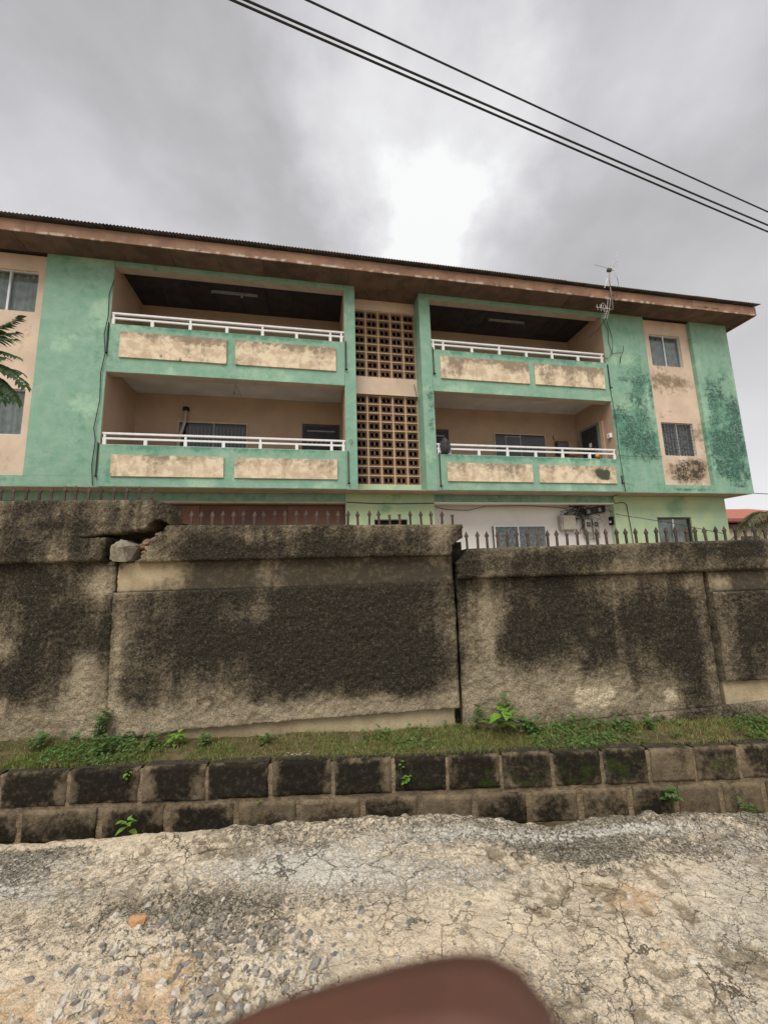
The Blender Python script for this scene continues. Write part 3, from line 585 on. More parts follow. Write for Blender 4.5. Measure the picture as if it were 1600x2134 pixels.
# spikes set in the wall tops
def spike_mesh(kind):
    b = MB(); w_ = .011
    b.box(-w_, w_, -.006, .006, -.05, .135)
    if kind == 0:
        v = [(-.009, -.007, .135), (.009, -.007, .135), (.009, .007, .135), (-.009, .007, .135), (-.021, -.008, .155), (.021, -.008, .155), (.021, .008, .155), (-.021, .008, .155), (0, 0, .205)]
        b.add(v, [(0, 1, 5, 4), (1, 2, 6, 5), (2, 3, 7, 6), (3, 0, 4, 7), (4, 5, 8), (5, 6, 8), (6, 7, 8), (7, 4, 8)])
    else:
        b.add([(-.011, -.006, .135), (.011, -.006, .135), (.011, .006, .135), (-.011, .006, .135), (-.02, -.006, .158), (.014, -.009, .163), (.014, .006, .163), (-.02, .006, .158)], [(0, 1, 5, 4), (1, 2, 6, 5), (2, 3, 7, 6), (3, 0, 4, 7), (4, 5, 6, 7)])
    me = bpy.data.meshes.new('spike'); me.from_pydata(b.v, [], b.f); me.materials.append(IRON); return me
SPM = [spike_mesh(0), spike_mesh(1)]
def spikes(parent, s0, s1, n, z0, z1, broken=(), lean=0., ext0=0, ext1=0):
    d = (s1 - s0) / (n - 1)
    for i in range(-ext0, n + ext1):
        o = bpy.data.objects.new('spike', SPM[1 if i in broken else 0]); COL.objects.link(o); o.parent = parent
        o.location = (s0 + d * i + random.uniform(-.006, .006), .14, z0 + (z1 - z0) * i / (n - 1) - .205 + random.uniform(-.007, .005) + .01)
        o.rotation_euler = (random.uniform(-.04, .04), lean + random.uniform(-.035, .035), random.uniform(-.25, .25)); o.scale = (1, 1, 1)
spikes(wl_, -3.669, -2.208, 13, 2.523, 2.486, ext0=5)
spikes(wm_, -1.92, .74, 27, 2.232, 2.165, broken=(14 + 6, 21, 26))
spikes(wr_, .875, 3.738, 30, 1.955, 1.935, broken=(10,), ext1=14)

# stone wedged in the crack
def rock(name, r, seed, mt, parent=None, sub=2, jit=.28, flat=(1, 1, 1)):
    rr = random.Random(seed); me = bmesh.new(); bmesh.ops.create_icosphere(me, subdivisions=1, radius=1)
    for v in me.verts: v.co *= 1 + rr.uniform(-jit, jit)
    if sub > 1:
        ed = list(me.edges); bmesh.ops.bevel(me, geom=ed, offset=.06, segments=1, affect='EDGES')
    for v in me.verts: v.co = Vector((v.co.x * flat[0], v.co.y * flat[1], v.co.z * flat[2])) * r
    mm = bpy.data.meshes.new(name); me.to_mesh(mm); me.free(); mm.materials.append(mt)
    return link(bpy.data.objects.new(name, mm), parent)
o = MB().add([(-.115, -.02, -.085), (-.06, -.06, -.10), (.055, -.055, -.105), (.075, -.01, -.07), (.12, -.02, .02), (.105, -.03, .055), (-.03, -.035, .10), (-.10, -.05, .045), (-.12, -.03, -.02), (.02, -.08, .03), (-.05, -.085, .03),
    (-.1, .12, -.08), (.07, .12, -.09), (.11, .12, .05), (-.03, .12, .10), (-.1, .12, .04)],
    [(1, 2, 9, 10), (1, 10, 8, 0), (8, 10, 7), (10, 9, 5, 6), (10, 6, 7), (2, 3, 9), (3, 4, 9), (9, 4, 5), (0, 11, 12, 2, 1), (2, 12, 3), (3, 12, 13, 4), (4, 13, 5), (5, 13, 14, 6), (6, 14, 15, 7), (7, 15, 8), (8, 15, 11, 0), (11, 15, 14, 13, 12)]).build('stone', STONE)
bm_ = bmesh.new(); bm_.from_mesh(o.data); bmesh.ops.triangulate(bm_, faces=bm_.faces); bmesh.ops.subdivide_edges(bm_, edges=bm_.edges, cuts=3, use_grid_fill=True); bm_.normal_update()
for v in bm_.verts: v.co += v.normal * random.uniform(-.004, .004)
bm_.to_mesh(o.data); bm_.free()
o.location = WW(-2.345, .01, 1.852); o.rotation_euler = (0, .06, YW); tag(o, 'grey broken stone wedged in the wide crack at top left of wall', 'stone')

# ------------------------------------------------------------------ apartment building
bld = thing('apartment_building', 'three storey green and cream apartment block with white railed balconies', 'building', tuple(B0), YB)
def fst(B=(), M_=(), g0=0., fade=.35):
    def st(x, z):
        gr = blobs(x, z, B) * 1.1 + (fbm(x, z, 2.5, 6, 81, .6) - .5) * 1.2 + (fbm(x * 4, z * .5, 1., 4, 82) - .5) * .75 + (fbm(x * 13, z * .8, 1., 3, 87) - .5) * .35 + g0 + .10
        mo = np.zeros_like(x)
        if len(M_):
            rid = 1 - np.abs(2 * fbm(x, z, 5.5, 4, 83) - 1) * 3.2      # scrubbed, scribbly mould
            rid2 = 1 - np.abs(2 * fbm(x * 1.4, z * .8, 9., 3, 85) - 1) * 3.
            mm_ = blobs(x, z, M_)
            mo = np.clip(mm_ * 1.15, 0, 1.2) * sst(.36, .62, fbm(x, z, 3.2, 6, 84, .6) + mm_ * .16)
        fd = sst(.5, .78, fbm(x, z, 1.2, 5, 86)) * fade * 2
        return {'grime': gr + (blobs(x, z, M_) * .55 if len(M_) else 0), 'mold': mo, 'fade': fd}
    return st
sm_ = lambda x, z: (fbm(x, z, 3, 3, 90) - .5) * .008
RF = .045
ZB, ZT = 3.71, 9.55
GS = dict(res=RF, disp=sm_)
ML = [(9.9, 7.2, .5, .6, .42), (10.3, 7.9, .25, .4, .35), (10.0, 6.6, .4, .3, .6), (9.9, 5.0, .5, .3, .6), (9.3, 5.6, .2, .5, .6), (9.35, 6.1, .35, .35, .9), (9.7, 5.5, .4, .5, 1.0), (10.2, 5.3, .4, .5, 1.0), (10.2, 6.1, .3, .25, .6), (9.5, 7.3, .25, .15, .5), (10.3, 7.2, .25, .4, .6), (10.4, 4.7, .2, .3, .3), (10.56, 6.9, .1, .9, .6)]
MR = [(13.3, 7.6, .45, .5, .42), (12.8, 7.2, .2, .5, .4), (13.1, 6.9, .5, .5, .5), (12.8, 5.8, .3, .5, .6), (13.5, 5.0, .4, .9, .6), (13.1, 5.4, .5, .6, .9), (13.3, 4.6, .5, .5, 1.0), (12.9, 4.4, .4, .3, .8), (13.6, 6.3, .3, .6, .7), (13.78, 5.6, .15, 1.6, .7), (12.9, 6.5, .3, .3, .4), (13.2, 7.0, .4, .25, .35), (12.7, 5.0, .25, .4, .6), (13.4, 3.95, .3, .06, .6), (11.6, 3.8, .8, .06, .9)]
# front green piers (mirror image about the stair bay)
slab('wall', GREEN, bld, -6.36, -4.865, 3.95, ZT, 0, .25, stain=fst([(-5.2, 5.0, .4, .8, .25)], fade=.5), **GS)
slab('wall', GREEN, bld, -9.66, -8.18, 3.95, ZT, 0, .25, stain=fst(), **GS)
slab('wall', GREEN, bld, -9.66, -4.865, ZB, 3.948, 0, .25, stain=fst([(-6.8, 3.85, .4, .06, .8)]), **GS)
slab('wall', GREEN, bld, 9.06, 10.62, 3.95, ZT, 0, .25, stain=fst([(9.9, 6, .8, 1.2, .2)], ML, fade=.5), **GS)
slab('wall', GREEN, bld, 12.44, 13.92, 3.95, ZT, 0, .25, stain=fst([(13.2, 5.5, .6, 1.5, .25)], MR, fade=.4), **GS)
slab('wall', GREEN, bld, 9.06, 13.92, ZB, 3.948, 0, .25, stain=fst([], MR, fade=.4), **GS)
CB = [(11.3, 7.45, .5, .22, .75), (11.9, 7.35, .35, .25, .6), (10.9, 7.2, .15, .4, .5), (11.2, 4.35, .35, .35, .5), (12.2, 5.6, .2, .25, .4), (12.1, 4.5, .25, .35, .5), (11.5, 6.4, .5, .1, .35), (11.0, 6.2, .2, .1, .3)]
CM = [(11.5, 4.35, .45, .35, 1.0), (12.05, 4.4, .4, .35, .8), (11.9, 4.72, .5, .1, .7), (11.75, 7.5, .25, .2, .3)]
def stripe(s0, s1, wins, stf):
    # recessed cream strip with window openings
    zs = [3.952]
    for a, b in wins: zs += [a, b]
    zs.append(ZT); ws0, ws1 = wins_s[s0]
    slab('stripe_wall', CREAM, bld, s0 + .002, ws0, 3.952, ZT, .12, .2, stain=stf, **GS)
    slab('stripe_wall', CREAM, bld, ws1, s1 - .002, 3.952, ZT, .12, .2, stain=stf, **GS)
    for i in range(0, len(zs), 2): slab('stripe_wall', CREAM, bld, ws0, ws1, zs[i], zs[i + 1], .12, .2, stain=stf, **GS)
wins_s = {10.62: (10.90, 12.10), -8.18: (-7.86, -6.57)}
stripe(10.62, 12.44, [(4.91, 6.01), (7.95, 9.06)], fst(CB, CM, -.05))
stripe(-8.18, -6.36, [(4.93, 6.05), (8.03, 9.13)], fst([(-6.6, 7.4, .2, .2, .2)], [], -.15))
box('return_wall', GREEN, bld, 13.70, 13.918, .252, 9.0, ZB, ZT); box('return_wall', GREEN, bld, -9.658, -9.44, .252, 9.0, ZB, ZT)
box('rear_wall', CREAM, bld, -9.44, 13.70, 8.8, 9.0, .8, ZT)
# pillars either side of the stair bay
slab('pillar', GREEN, bld, .90, 1.20, ZB, ZT, 0, .62, stain=fst([(1.05, 5, .2, .6, .3)], fade=.5), **GS)
slab('pillar', GREEN, bld, 3.06, 3.38, ZB, ZT, 0, .62, stain=fst([], [(3.28, 6.2, .12, .55, .9), (3.25, 5.5, .12, .2, .5)], fade=.5), **GS)
# stair bay
SB0, SB1 = 1.203, 3.057
slab('stair_beam', CREAM, bld, SB0, SB1, 9.22, ZT, .50, .15, stain=fst([(2.1, 9.5, 1, .1, .3)], [], -.1), **GS)
slab('stair_beam', CREAM, bld, SB0, SB1, 6.60, 7.12, .50, .15, stain=fst([], [], -.15), **GS)
box('drip_edge', CREAM, bld, SB0, SB1, .47, .50, 6.575, 6.598)
slab('stair_wall', GREEN_P, bld, SB0, SB1, 3.72, 3.955, .50, .15, stain=fst(), **GS)
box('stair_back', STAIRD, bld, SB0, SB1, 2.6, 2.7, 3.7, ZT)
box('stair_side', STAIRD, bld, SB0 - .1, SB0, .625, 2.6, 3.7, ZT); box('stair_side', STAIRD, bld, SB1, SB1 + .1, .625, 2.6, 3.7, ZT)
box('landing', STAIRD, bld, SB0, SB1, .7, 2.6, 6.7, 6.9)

def breeze_mesh(w_, h_):
    b = MB(); d = .045
    def ring(cx, cz, a, c, t, n=14, sq=2.4):
        k = len(b.v); pts = []
        for j in range(n):
            th = 2 * pi * j / n; q = (abs(cos(th)) ** sq + abs(sin(th)) ** sq) ** (-1 / sq)
            pts.append((q * cos(th), q * sin(th)))
        for y in (0, d):
            for px, pz in pts: b.v.append((cx + px * a, y, cz + pz * c))
            for px, pz in pts: b.v.append((cx + px * (a - t), y, cz + pz * (c - t)))
        for j in range(n):
            i2 = (j + 1) % n
            b.f.append((k + j, k + i2, k + n + i2, k + n + j)); b.f.append((k + n + j, k + n + i2, k + 3 * n + i2, k + 3 * n + j)); b.f.append((k + j, k + 2 * n + j, k + 2 * n + i2, k + i2))
    a_ = w_ * .20; c_ = h_ * .385
    for sx in (-1, 1): ring(sx * w_ * .208, 0, a_, c_, .008)
    b.box(-.012, .012, .004, d, -.006, .006)
    for sx in (-1, 1): b.box(sx * .012 - .003, sx * .012 + .003, .006, d, -c_ * .55, c_ * .55)
    for sz in (-1, 1): b.box(-.005, .005, .004, d, sz * h_ * .4 - .012, sz * h_ * .4 + .012)
    ring(0, 0, w_ * .45, h_ * .445, .007, 12, 3.2)
    for sx in (-1, 1):
        for k in (-2, -1, 0, 1, 2): b.box(min(sx * w_ * .42, sx * w_ * .49), max(sx * w_ * .42, sx * w_ * .49), .003, d, k * h_ * .15 - .006, k * h_ * .15 + .006)
        for sz in (-1, 1):
            b.box(min(sx * w_ * .36, sx * w_ * .47), max(sx * w_ * .36, sx * w_ * .47), .005, d, sz * h_ * .42 - .012, sz * h_ * .42 + .012)
    for sz in (-1, 1):
        for k in (-2, -1, 1, 2): b.box(k * w_ * .125 - .006, k * w_ * .125 + .006, .003, d, min(sz * h_ * .43, sz * h_ * .48), max(sz * h_ * .43, sz * h_ * .49))
    me = bpy.data.meshes.new('breeze_block'); me.from_pydata(b.v, [], b.f); me.materials.append(BREEZE); return me
def screen(z0, z1, rows):
    pw = (SB1 - SB0) / 5; ph = (z1 - z0) / rows; g = .022; y = .55
    fr = MB()
    for i in range(6): 
        x = SB0 + i * pw; fr.box(max(SB0, x - g), min(SB1, x + g), y - .008, y + .10, z0, z1)
    for j in range(rows + 1):
        z = z0 + j * ph
        for i in range(5): fr.box(SB0 + i * pw + (g if i else g) + .0005, SB0 + (i + 1) * pw - g - .0005, y - .005, y + .098, max(z0, z - .017), min(z1, z + .017))
    sc_ = fr.build('breeze_screen', GROUT, bld)
    me = breeze_mesh(pw - 2 * g, ph - .034)
    for i in range(5):
        for j in range(rows):
            o = bpy.data.objects.new('breeze_block', me); COL.objects.link(o); o.parent = sc_
            o.location = (SB0 + (i + .5) * pw, y + .008 + random.uniform(0, .006), z0 + (j + .5) * ph)
screen(7.122, 9.218, 8); screen(3.957, 6.573, 10)

# balconies
DEP = 1.66
def balcony(s0, s1, right):
    for up in (0, 1):
        pz0, pz1 = ((3.71, 4.72), (6.55, 7.81))[up]
        if right and not up: pz1 = 4.705
        par = slab('parapet', GREEN, bld, s0 + .004, s1 - .004, pz0 + (.002 if not up else 0), pz1, -.014, .22, stain=fst([((s0 + s1) / 2, pz1, 3.4, .13, .85), ((s0 + s1) / 2, pz0 + (.1 if not up else .2), 2.5, .1, -.3)], fade=.5), **GS)
        panels = {(0, 1): [(-4.60, -2.12), (-1.91, .66)], (0, 0): [(-4.58, -2.10), (-1.85, .67)], (1, 1): [(3.61, 6.35), (6.54, 8.89)], (1, 0): [(3.65, 6.19), (6.39, 8.90)]}[(right, up)]
        qz0, qz1 = (6.93, 7.60) if up else (3.95, 4.47)
        for k, (a, b) in enumerate(panels):
            Bd = [((a + b) / 2, qz1, 1.6, .18, .75 if up else .45), (b - .5, qz1 - .15, .6, .22, .35), (a + .3, qz0 + .2, .3, .3, .25 if right else .05)]
            Md = []
            if right and up: Bd += [(a + .4, qz0 + .35, .4, .3, .5), (b - .3, qz1 - .2, .5, .3, .4)]
            if right and not up and k: Md = [(8.35, 4.27, .16, .12, 1.2), (8.6, 4.25, .12, .12, 1.0), (8.5, 4.12, .2, .08, .8)]
            if not right and up and k == 0: Md = [(-3.65, 6.97, .05, .09, .6), (-3.2, 6.96, .04, .07, .55)]
            slab('parapet_panel', PANEL, par, a, b, qz0, qz1, -.05, .034, .03, lambda x, z: (fbm(x, z, 8, 3, 95) - .5) * .004, fst(Bd, Md, -.02))
        # floor, back, sides, ceiling
        fz = pz0 + .14 if not up else 6.8 + .14
        box('balcony_floor', WHITEC, bld, s0, s1, .21 if not up else .26, DEP, (3.72 if not up else 6.802), fz)
        cz = 6.80 if not up else 9.55
        bw = box('balcony_wall', TANW, bld, s0, s1, DEP, DEP + .15, fz, cz - .002)
        xs0 = s0 - .15 if not right else s0 - .05
        box('balcony_wall', TANW, bld, s0 - .15, s0, .252 if s0 < 0 else .625, DEP, fz, cz - .002); box('balcony_wall', TANW, bld, s1, s1 + .15, .252 if s1 > 5 else .625, DEP, fz, cz - .002)
        if s0 > 0: box('balcony_wall', TANW, bld, s0 + .0005, s0 + .012, .206, .64, fz, cz - .25)
        else: box('balcony_wall', TANW, bld, s1 - .012, s1 - .0005, .206, .64, fz, cz - .25)
        for a, b in ((s0 + .0005, s0 + .006), (s1 - .006, s1 - .0005)): box('reveal', TANW, bld, a, b, .008, .252, pz1, 6.545 if not up else 9.395)
        if up:
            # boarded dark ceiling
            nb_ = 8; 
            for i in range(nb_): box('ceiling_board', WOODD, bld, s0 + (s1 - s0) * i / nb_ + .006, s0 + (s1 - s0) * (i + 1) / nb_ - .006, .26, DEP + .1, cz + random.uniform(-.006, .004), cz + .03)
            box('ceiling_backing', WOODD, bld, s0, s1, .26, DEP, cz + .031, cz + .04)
            box('beam', SOFFITC, bld, s0 + .007, s1 - .007, .012, .245, 9.402, 9.548)
            slab('beam_face', GREEN, bld, s0 + .004, s1 - .004, 9.40, 9.55, 0, .01, stain=fst(fade=0), **GS)
        else:
            box('balcony_ceiling', WHITEC, bld, s0 + .001, s1 - .001, .25, DEP - .002, cz, cz + .01)
            box('beam', SOFFITC, bld, s0 + .007, s1 - .007, .0, .245, 6.542, 6.56)
            box('beam', SOFFITC, bld, s0 + .007, s1 - .007, .208, .248, 6.565, 6.80)
        # railing
        rz = 8.15 if up else 5.035
        y = .06; r_ = MB()
        off = .0
        a, b = s0 + .02, s1 - (.02 if not right else .04)
        rail = MB().box(a - .02, b + .02, y - .03, y + .03, rz - .045, rz).build('railing', WHITEP, bld)
        MB().box(a, b, y - .022, y + .022, rz - .17, rz - .125).build('rail', WHITEP, rail)
        MB().box(a, b, y - .02, y + .02, pz1 + .0, pz1 + .022).build('rail', WHITEP, rail)
        pl = {(0, 1): [-4.82, -3.93, -3.04, -2.15, -1.26, -.38, .52, .82], (0, 0): [-4.80, -3.91, -3.02, -2.14, -1.26, -.36, .53, .84], (1, 1): [3.45, 3.75, 4.63, 5.50, 6.37, 7.23, 8.12, 8.96], (1, 0): [3.46, 3.77, 4.64, 5.51, 6.39, 7.26, 8.15, 9.0]}[(right, up)]
        full = {(0, 1): (0, 2, 4, 6, 7), (0, 0): (0, 2, 4, 6, 7), (1, 1): (0, 1, 3, 5, 7), (1, 0): (0, 1, 3, 5, 7)}[(right, up)]
        for i, p in enumerate(pl):
            MB().box(p - .036, p + .036, y - .026, y + .026, pz1 + .001, rz - .172).build('post', WHITEP, rail)
            if i in full: MB().box(p - .024, p + .024, y - .024, y + .024, rz - .124, rz - .046).build('post', WHITEP, rail)
balcony(-4.86, .90, 0); balcony(3.38, 9.06, 1)
# floor slab between ground floor and first floor, its plaster underside
box('overhang_soffit', SOFFITC, bld, -9.64, 13.90, .004, .60, 3.695, 3.7098)
box('overhang_soffit', SOFFITC, bld, 13.44, 13.90, .601, 9.0, 3.695, 3.7098)

# windows
def window(s0, s1, z0, z1, y, curt=CURT, mull=None, frame=ALU, bars=False, folds=9, parent=bld, scallop=False, name='window', label=None, dep=.07, sill=False):
    t = .028
    f = MB(); f.box(s0, s1, y, y + dep, z0, z0 + t); f.box(s0, s1, y, y + dep, z1 - t, z1); f.box(s0, s0 + t, y + .001, y + dep - .001, z0 + t, z1 - t); f.box(s1 - t, s1, y + .001, y + dep - .001, z0 + t, z1 - t)
    fo = f.build(name, frame, parent)
    mull = (s0 + s1) / 2 if mull is None else mull
    box('mullion', ALU, fo, mull - .022, mull + .022, y + .004, y + dep - .004, z0 + t, z1 - t)
    for a, b, yy in ((s0 + t, mull - .022, y + .03), (mull + .022, s1 - t, y + .045)):
        box('pane', GLASS, fo, a, b, yy, yy + .004, z0 + t, z1 - t)
    # pleated curtain
    if curt:
        n_ = folds * 8; xs_ = np.linspace(s0 + t, s1 - t, n_); V_ = []; F_ = []
        for i, x in enumerate(xs_):
            d = .024 * sin(i * 2 * pi / 8 + .8 * sin(i * .37)) + .010 * sin(i * .31)
            V_ += [(x, y + .105 + d, z0 + .02), (x, y + .105 + d * .8, z1 - .02)]
        for i in range(n_ - 1): F_.append((2 * i, 2 * i + 2, 2 * i + 3, 2 * i + 1))
        obj('curtain', V_, F_, curt, fo, True)
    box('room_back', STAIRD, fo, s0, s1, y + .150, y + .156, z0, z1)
    if bars:
        bb = MB(); k = int((s1 - s0) / .1)
        for i in range(1, k): x = s0 + (s1 - s0) * i / k; bb.box(x - .005, x + .005, y - .035, y - .025, z0, z1)
        for j in range(1, 10): z = z0 + (z1 - z0) * j / 10; bb.box(s0 - .02, s1 + .02, y - .024, y - .016, z - .005, z + .005)
        bb.build('burglar_bars', DFRAME, fo)
    if sill: box('lintel', DFRAME, fo, s0 - .03, s1 + .03, y - .02, y + .05, z1 + .001, z1 + .03)
    return fo
window(10.90, 12.10, 7.95, 9.06, .17, CURT, sill=False, folds=10)
window(10.90, 12.10, 4.91, 6.01, .17, CURTP, bars=True, folds=8)
window(-7.86, -6.57, 8.03, 9.13, .17, CURT, mull=-7.2, folds=8)
window(-7.86, -6.57, 4.93, 6.05, .17, CURT, mull=-7.2, folds=8)
for a in (-6.575, 12.095): pass
# balcony openings on the back walls (first floor)
def shallow(s0, s1, z0, z1, yb, **k): return window(s0, s1, z0, z1, yb - .06, **k)
bwy = DEP
def backwindow(s0, s1, z0, z1, mull, bars=0):
    y = bwy - .03
    f = MB(); t = .035; f.box(s0 - t, s1 + t, y, y + .028, z1, z1 + t); f.box(s0 - t, s0, y, y + .028, z0, z1); f.box(s1, s1 + t, y, y + .028, z0, z1); f.box(s0 - t, s1 + t, y, y + .028, z0 - t, z0)
    fo = f.build('window', mat('tan_trim', (.60, .46, .34), (.5, .38, .28), 4, rough=.8), bld)
    box('pane', mat('dark_pane', (.018, .021, .024), (.03, .035, .04), 2, rough=.12, spec=.6), fo, s0, s1, y + .012, y + .02, z0, z1)
    box('mullion', GREY, fo, mull - .02, mull + .02, y + .003, y + .011, z0, z1)
    if bars:
        bb = MB()
        for i in range(1, bars): x = s0 + (s1 - s0) * i / bars; bb.box(x - .006, x + .006, y + .004, y + .010, z0, z1 - .12)
        for q in (.35, .6): bb.box(s0, s1, y + .0105, y + .0115, z0 + (z1 - z0) * q - .006, z0 + (z1 - z0) * q + .006)
        bb.build('burglar_bars', GREY, fo)
    else:
        ex_ = MB().box(mull - .55, mull - .02, y + .005, y + .0105, z1 - .09, z1 - .06).box(mull - .55, mull - .51, y + .0045, y + .0105, z0, z1 - .09)
        ex_.build('sliding_sash', GREY, fo)
backwindow(-3.70, -1.86, 4.6, 5.965, -2.76, 18)
backwindow(5.99, 7.80, 4.6, 5.985, 6.9)
def door(s0, s1, z0, z1):
    y = bwy - .02
    f = MB(); f.box(s0 - .06, s0, y, y + .019, z0, z1); f.box(s1, s1 + .06, y, y + .019, z0, z1); f.box(s0 - .06, s1 + .06, y, y + .019, z1, z1 + .07)
    fo = f.build('door', mat('door_frame', (.09, .075, .07), (.06, .05, .05), 5, rough=.7), bld)
    box('leaf', DOORD, fo, s0, s1, y + .008, y + .018, z0, z1); box('top_panel', GREY, fo, s0 + .08, s1 - .08, y + .004, y + .0075, z1 - .17, z1 - .13)
    pg = MB()
    for i in range(7): x = s0 + .1 + (s1 - s0 - .2) * i / 6; pg.box(x - .012, x + .012, y + .003, y + .0078, z1 - .62, z1 - .45)
    pg.build('grille', GREY, fo); box('handle', GREY, fo, s0 + .06, s0 + .09, y - .02, y + .007, z0 + 1.0, z0 + 1.12)
door(-.20, .80, 3.86, 6.0); door(3.46, 4.32, 3.86, 6.0)
# door in the side wall of the right balcony
sd_ = MB(); X = 9.06
sd_.box(X - .02, X - .001, .62, .69, 3.86, 6.13); sd_.box(X - .02, X - .001, 1.42, 1.49, 3.86, 6.13); sd_.box(X - .02, X - .001, .69, 1.42, 6.06, 6.13)
so = sd_.build('door', mat('green_grey_frame', (.20, .27, .24), (.16, .2, .18), 5, rough=.7), bld)
box('leaf', DOORD, so, X - .012, X - .002, .69, 1.42, 3.86, 6.06); box('notice', WHITEP, so, X - .016, X - .0125, .98, 1.1, 5.42, 5.56); box('notice', GREY, so, X - .016, X - .0125, 1.25, 1.31, 5.36, 5.44)
box('pilaster', mat('pale_tan_trim', (.58, .42, .28), (.5, .36, .25), 3, rough=.8), bld, X - .03, X - .001, .42, .55, 3.86, 6.1)

# ground floor
GY = .56
slab('ground_wall', GREEN_P, bld, 9.22, 13.44, 3.02, 3.69, GY, .2, stain=fst([], [], 0, .5), **GS)
slab('ground_wall', GREEN_P, bld, 9.22, 10.74, .8, 3.018, GY, .2, stain=fst(), **GS)
slab('ground_wall', GREEN_P, bld, 12.02, 13.44, .8, 3.018, GY, .2, stain=fst(), **GS)
slab('ground_wall', GREEN_P, bld, 10.741, 12.019, .8, 1.8, GY, .2, stain=fst(), **GS)
box('return_wall', GREEN_P, bld, 13.24, 13.438, GY + .21, 8.9, .8, 3.69)
window(10.76, 12.0, 1.81, 2.99, GY + .03, CURT, folds=8, frame=DFRAME, mull=11.35, sill=False)
slab('ground_wall', GREEN_P, bld, .92, 1.70, .8, 3.715, GY - .02, .2, stain=fst([], [], 0, .6), **GS)
slab('ground_wall', GREEN_P, bld, 2.62, 3.42, .8, 3.715, GY - .02, .2, stain=fst([], [], 0, .6), **GS)
slab('ground_wall', GREEN_P, bld, 1.701, 2.619, 2.985, 3.715, GY - .02, .2, stain=fst([(2.1, 3.6, .5, .25, .3)], [], 0, .6), **GS)
box('vent_recess', BLACKP, bld, 1.701, 2.619, GY + .12, GY + .2, 2.4, 2.985)
box('hood', DFRAME, bld, 1.72, 2.60, GY - .06, GY + .1, 2.955, 2.98)
slab('ground_beam', GREEN, bld, -9.2, .915, 3.48, 3.69, GY, .2, stain=fst(g0=.3, fade=.1), **GS)
slab('ground_beam', GREEN, bld, 3.425, 9.215, 3.48, 3.69, GY, .2, stain=fst(g0=.3, fade=.1), **GS)
box('beam_edge', WHITEW, bld, 3.425, 9.215, GY - .012, GY + .18, 3.44, 3.478)
box('beam_edge', SOFFITC, bld, -5.0, .915, GY - .01, GY + .18, 3.43, 3.478)
slab('ground_wall', GREEN, bld, -9.2, -5.0, .8, 3.478, GY + .2, .2, stain=fst(g0=.35, fade=0), **GS)
# brown steel gate panels under the left balconies
for a, b in ((-5.0, -2.82), (-2.81, -.62), (-.61, .915)): box('gate_panel', GATE, bld, a, b, GY + .22, GY + .27, .8, 3.40)
box('gate_head', GATE, bld, -5.0, .915, GY + .19, GY + .28, 3.405, 3.44)
# white recess with the meters
box('recess_wall', WHITEW, bld, 3.42, 9.22, 1.06, 1.2, .8, 3.60); box('recess_side', WHITEW, bld, 9.221, 9.30, GY + .21, 1.06, .8, 3.55); box('recess_side', WHITEW, bld, 3.34, 3.42, GY + .21, 1.06, .8, 3.55)
box('recess_ceiling', WHITEC, bld, 3.42, 9.22, GY + .19, 1.06, 3.60, 3.66)
window(5.37, 7.07, 1.5, 2.83, .90, CURTP, folds=12, mull=6.14, name='window', frame=WHITEP)

# roof: soffit boards, fascia, corrugated sheets
RS0, RS1 = -10.1, 14.30
ns = 22
for i in range(ns):
    a = RS0 + (RS1 - RS0) * i / ns; b = RS0 + (RS1 - RS0) * (i + 1) / ns
    box('soffit_panel', SOFB, bld, a + .003, b - .003, -.64, .0 if (a > -9.5 and b < 13.7) else .3, 9.555 + random.uniform(-.006, .006), 9.575)
box('soffit_panel', SOFB, bld, 1.205, 3.055, .002, .5, 9.557, 9.575)
for j in range(12): box('soffit_panel', SOFB, bld, 13.93, 14.29, .31 + j * .8, 1.10 + j * .8, 9.553, 9.573)
lat = MB()
for j in range(7): lat.box(9.25, 10.1, -.58 + j * .08, -.545 + j * .08, 9.53, 9.548)
lat.build('vent_slats', SOFB, bld)
box('soffit_backing', WOODD, bld, RS0, RS1, -.64, 10, 9.60, 9.64)
fx = RS0; k = 0
def fasc_st(x, z):
    lowedge = sst(9.60, 9.52, z + (fbm(x, z, 3, 3, 101) - .5) * .1)
    d = blobs(x, z, [(7.0, 9.62, .25, .06, .6), (5.2, 9.6, .15, .05, .6), (12.3, 9.6, .6, .04, .9), (13.0, 9.57, .3, .03, .8), (8.95, 9.6, .1, .1, .8), (-2.6, 9.53, .2, .03, .8)])
    return {'fade': lowedge * sst(.42, .62, fbm(x, z, 9, 4, 102)) * .95, 'mold': d * sst(.4, .6, fbm(x, z, 12, 3, 103))}
while fx < RS1 - .01:
    b = min(RS1, fx + 3.66)
    dz = random.uniform(-.008, .008)
    slab('fascia_board', FASC, bld, fx + .002, b - .002, 9.505 + dz, 9.80 + dz, -.668, .026, .04, lambda x, z: (fbm(x, z, 2, 3, 99) - .5) * .012, fasc_st)
    fx = b
box('fascia_board', FASC, bld, RS1 + .001, RS1 + .03, -.668, 10, 9.505, 9.80)
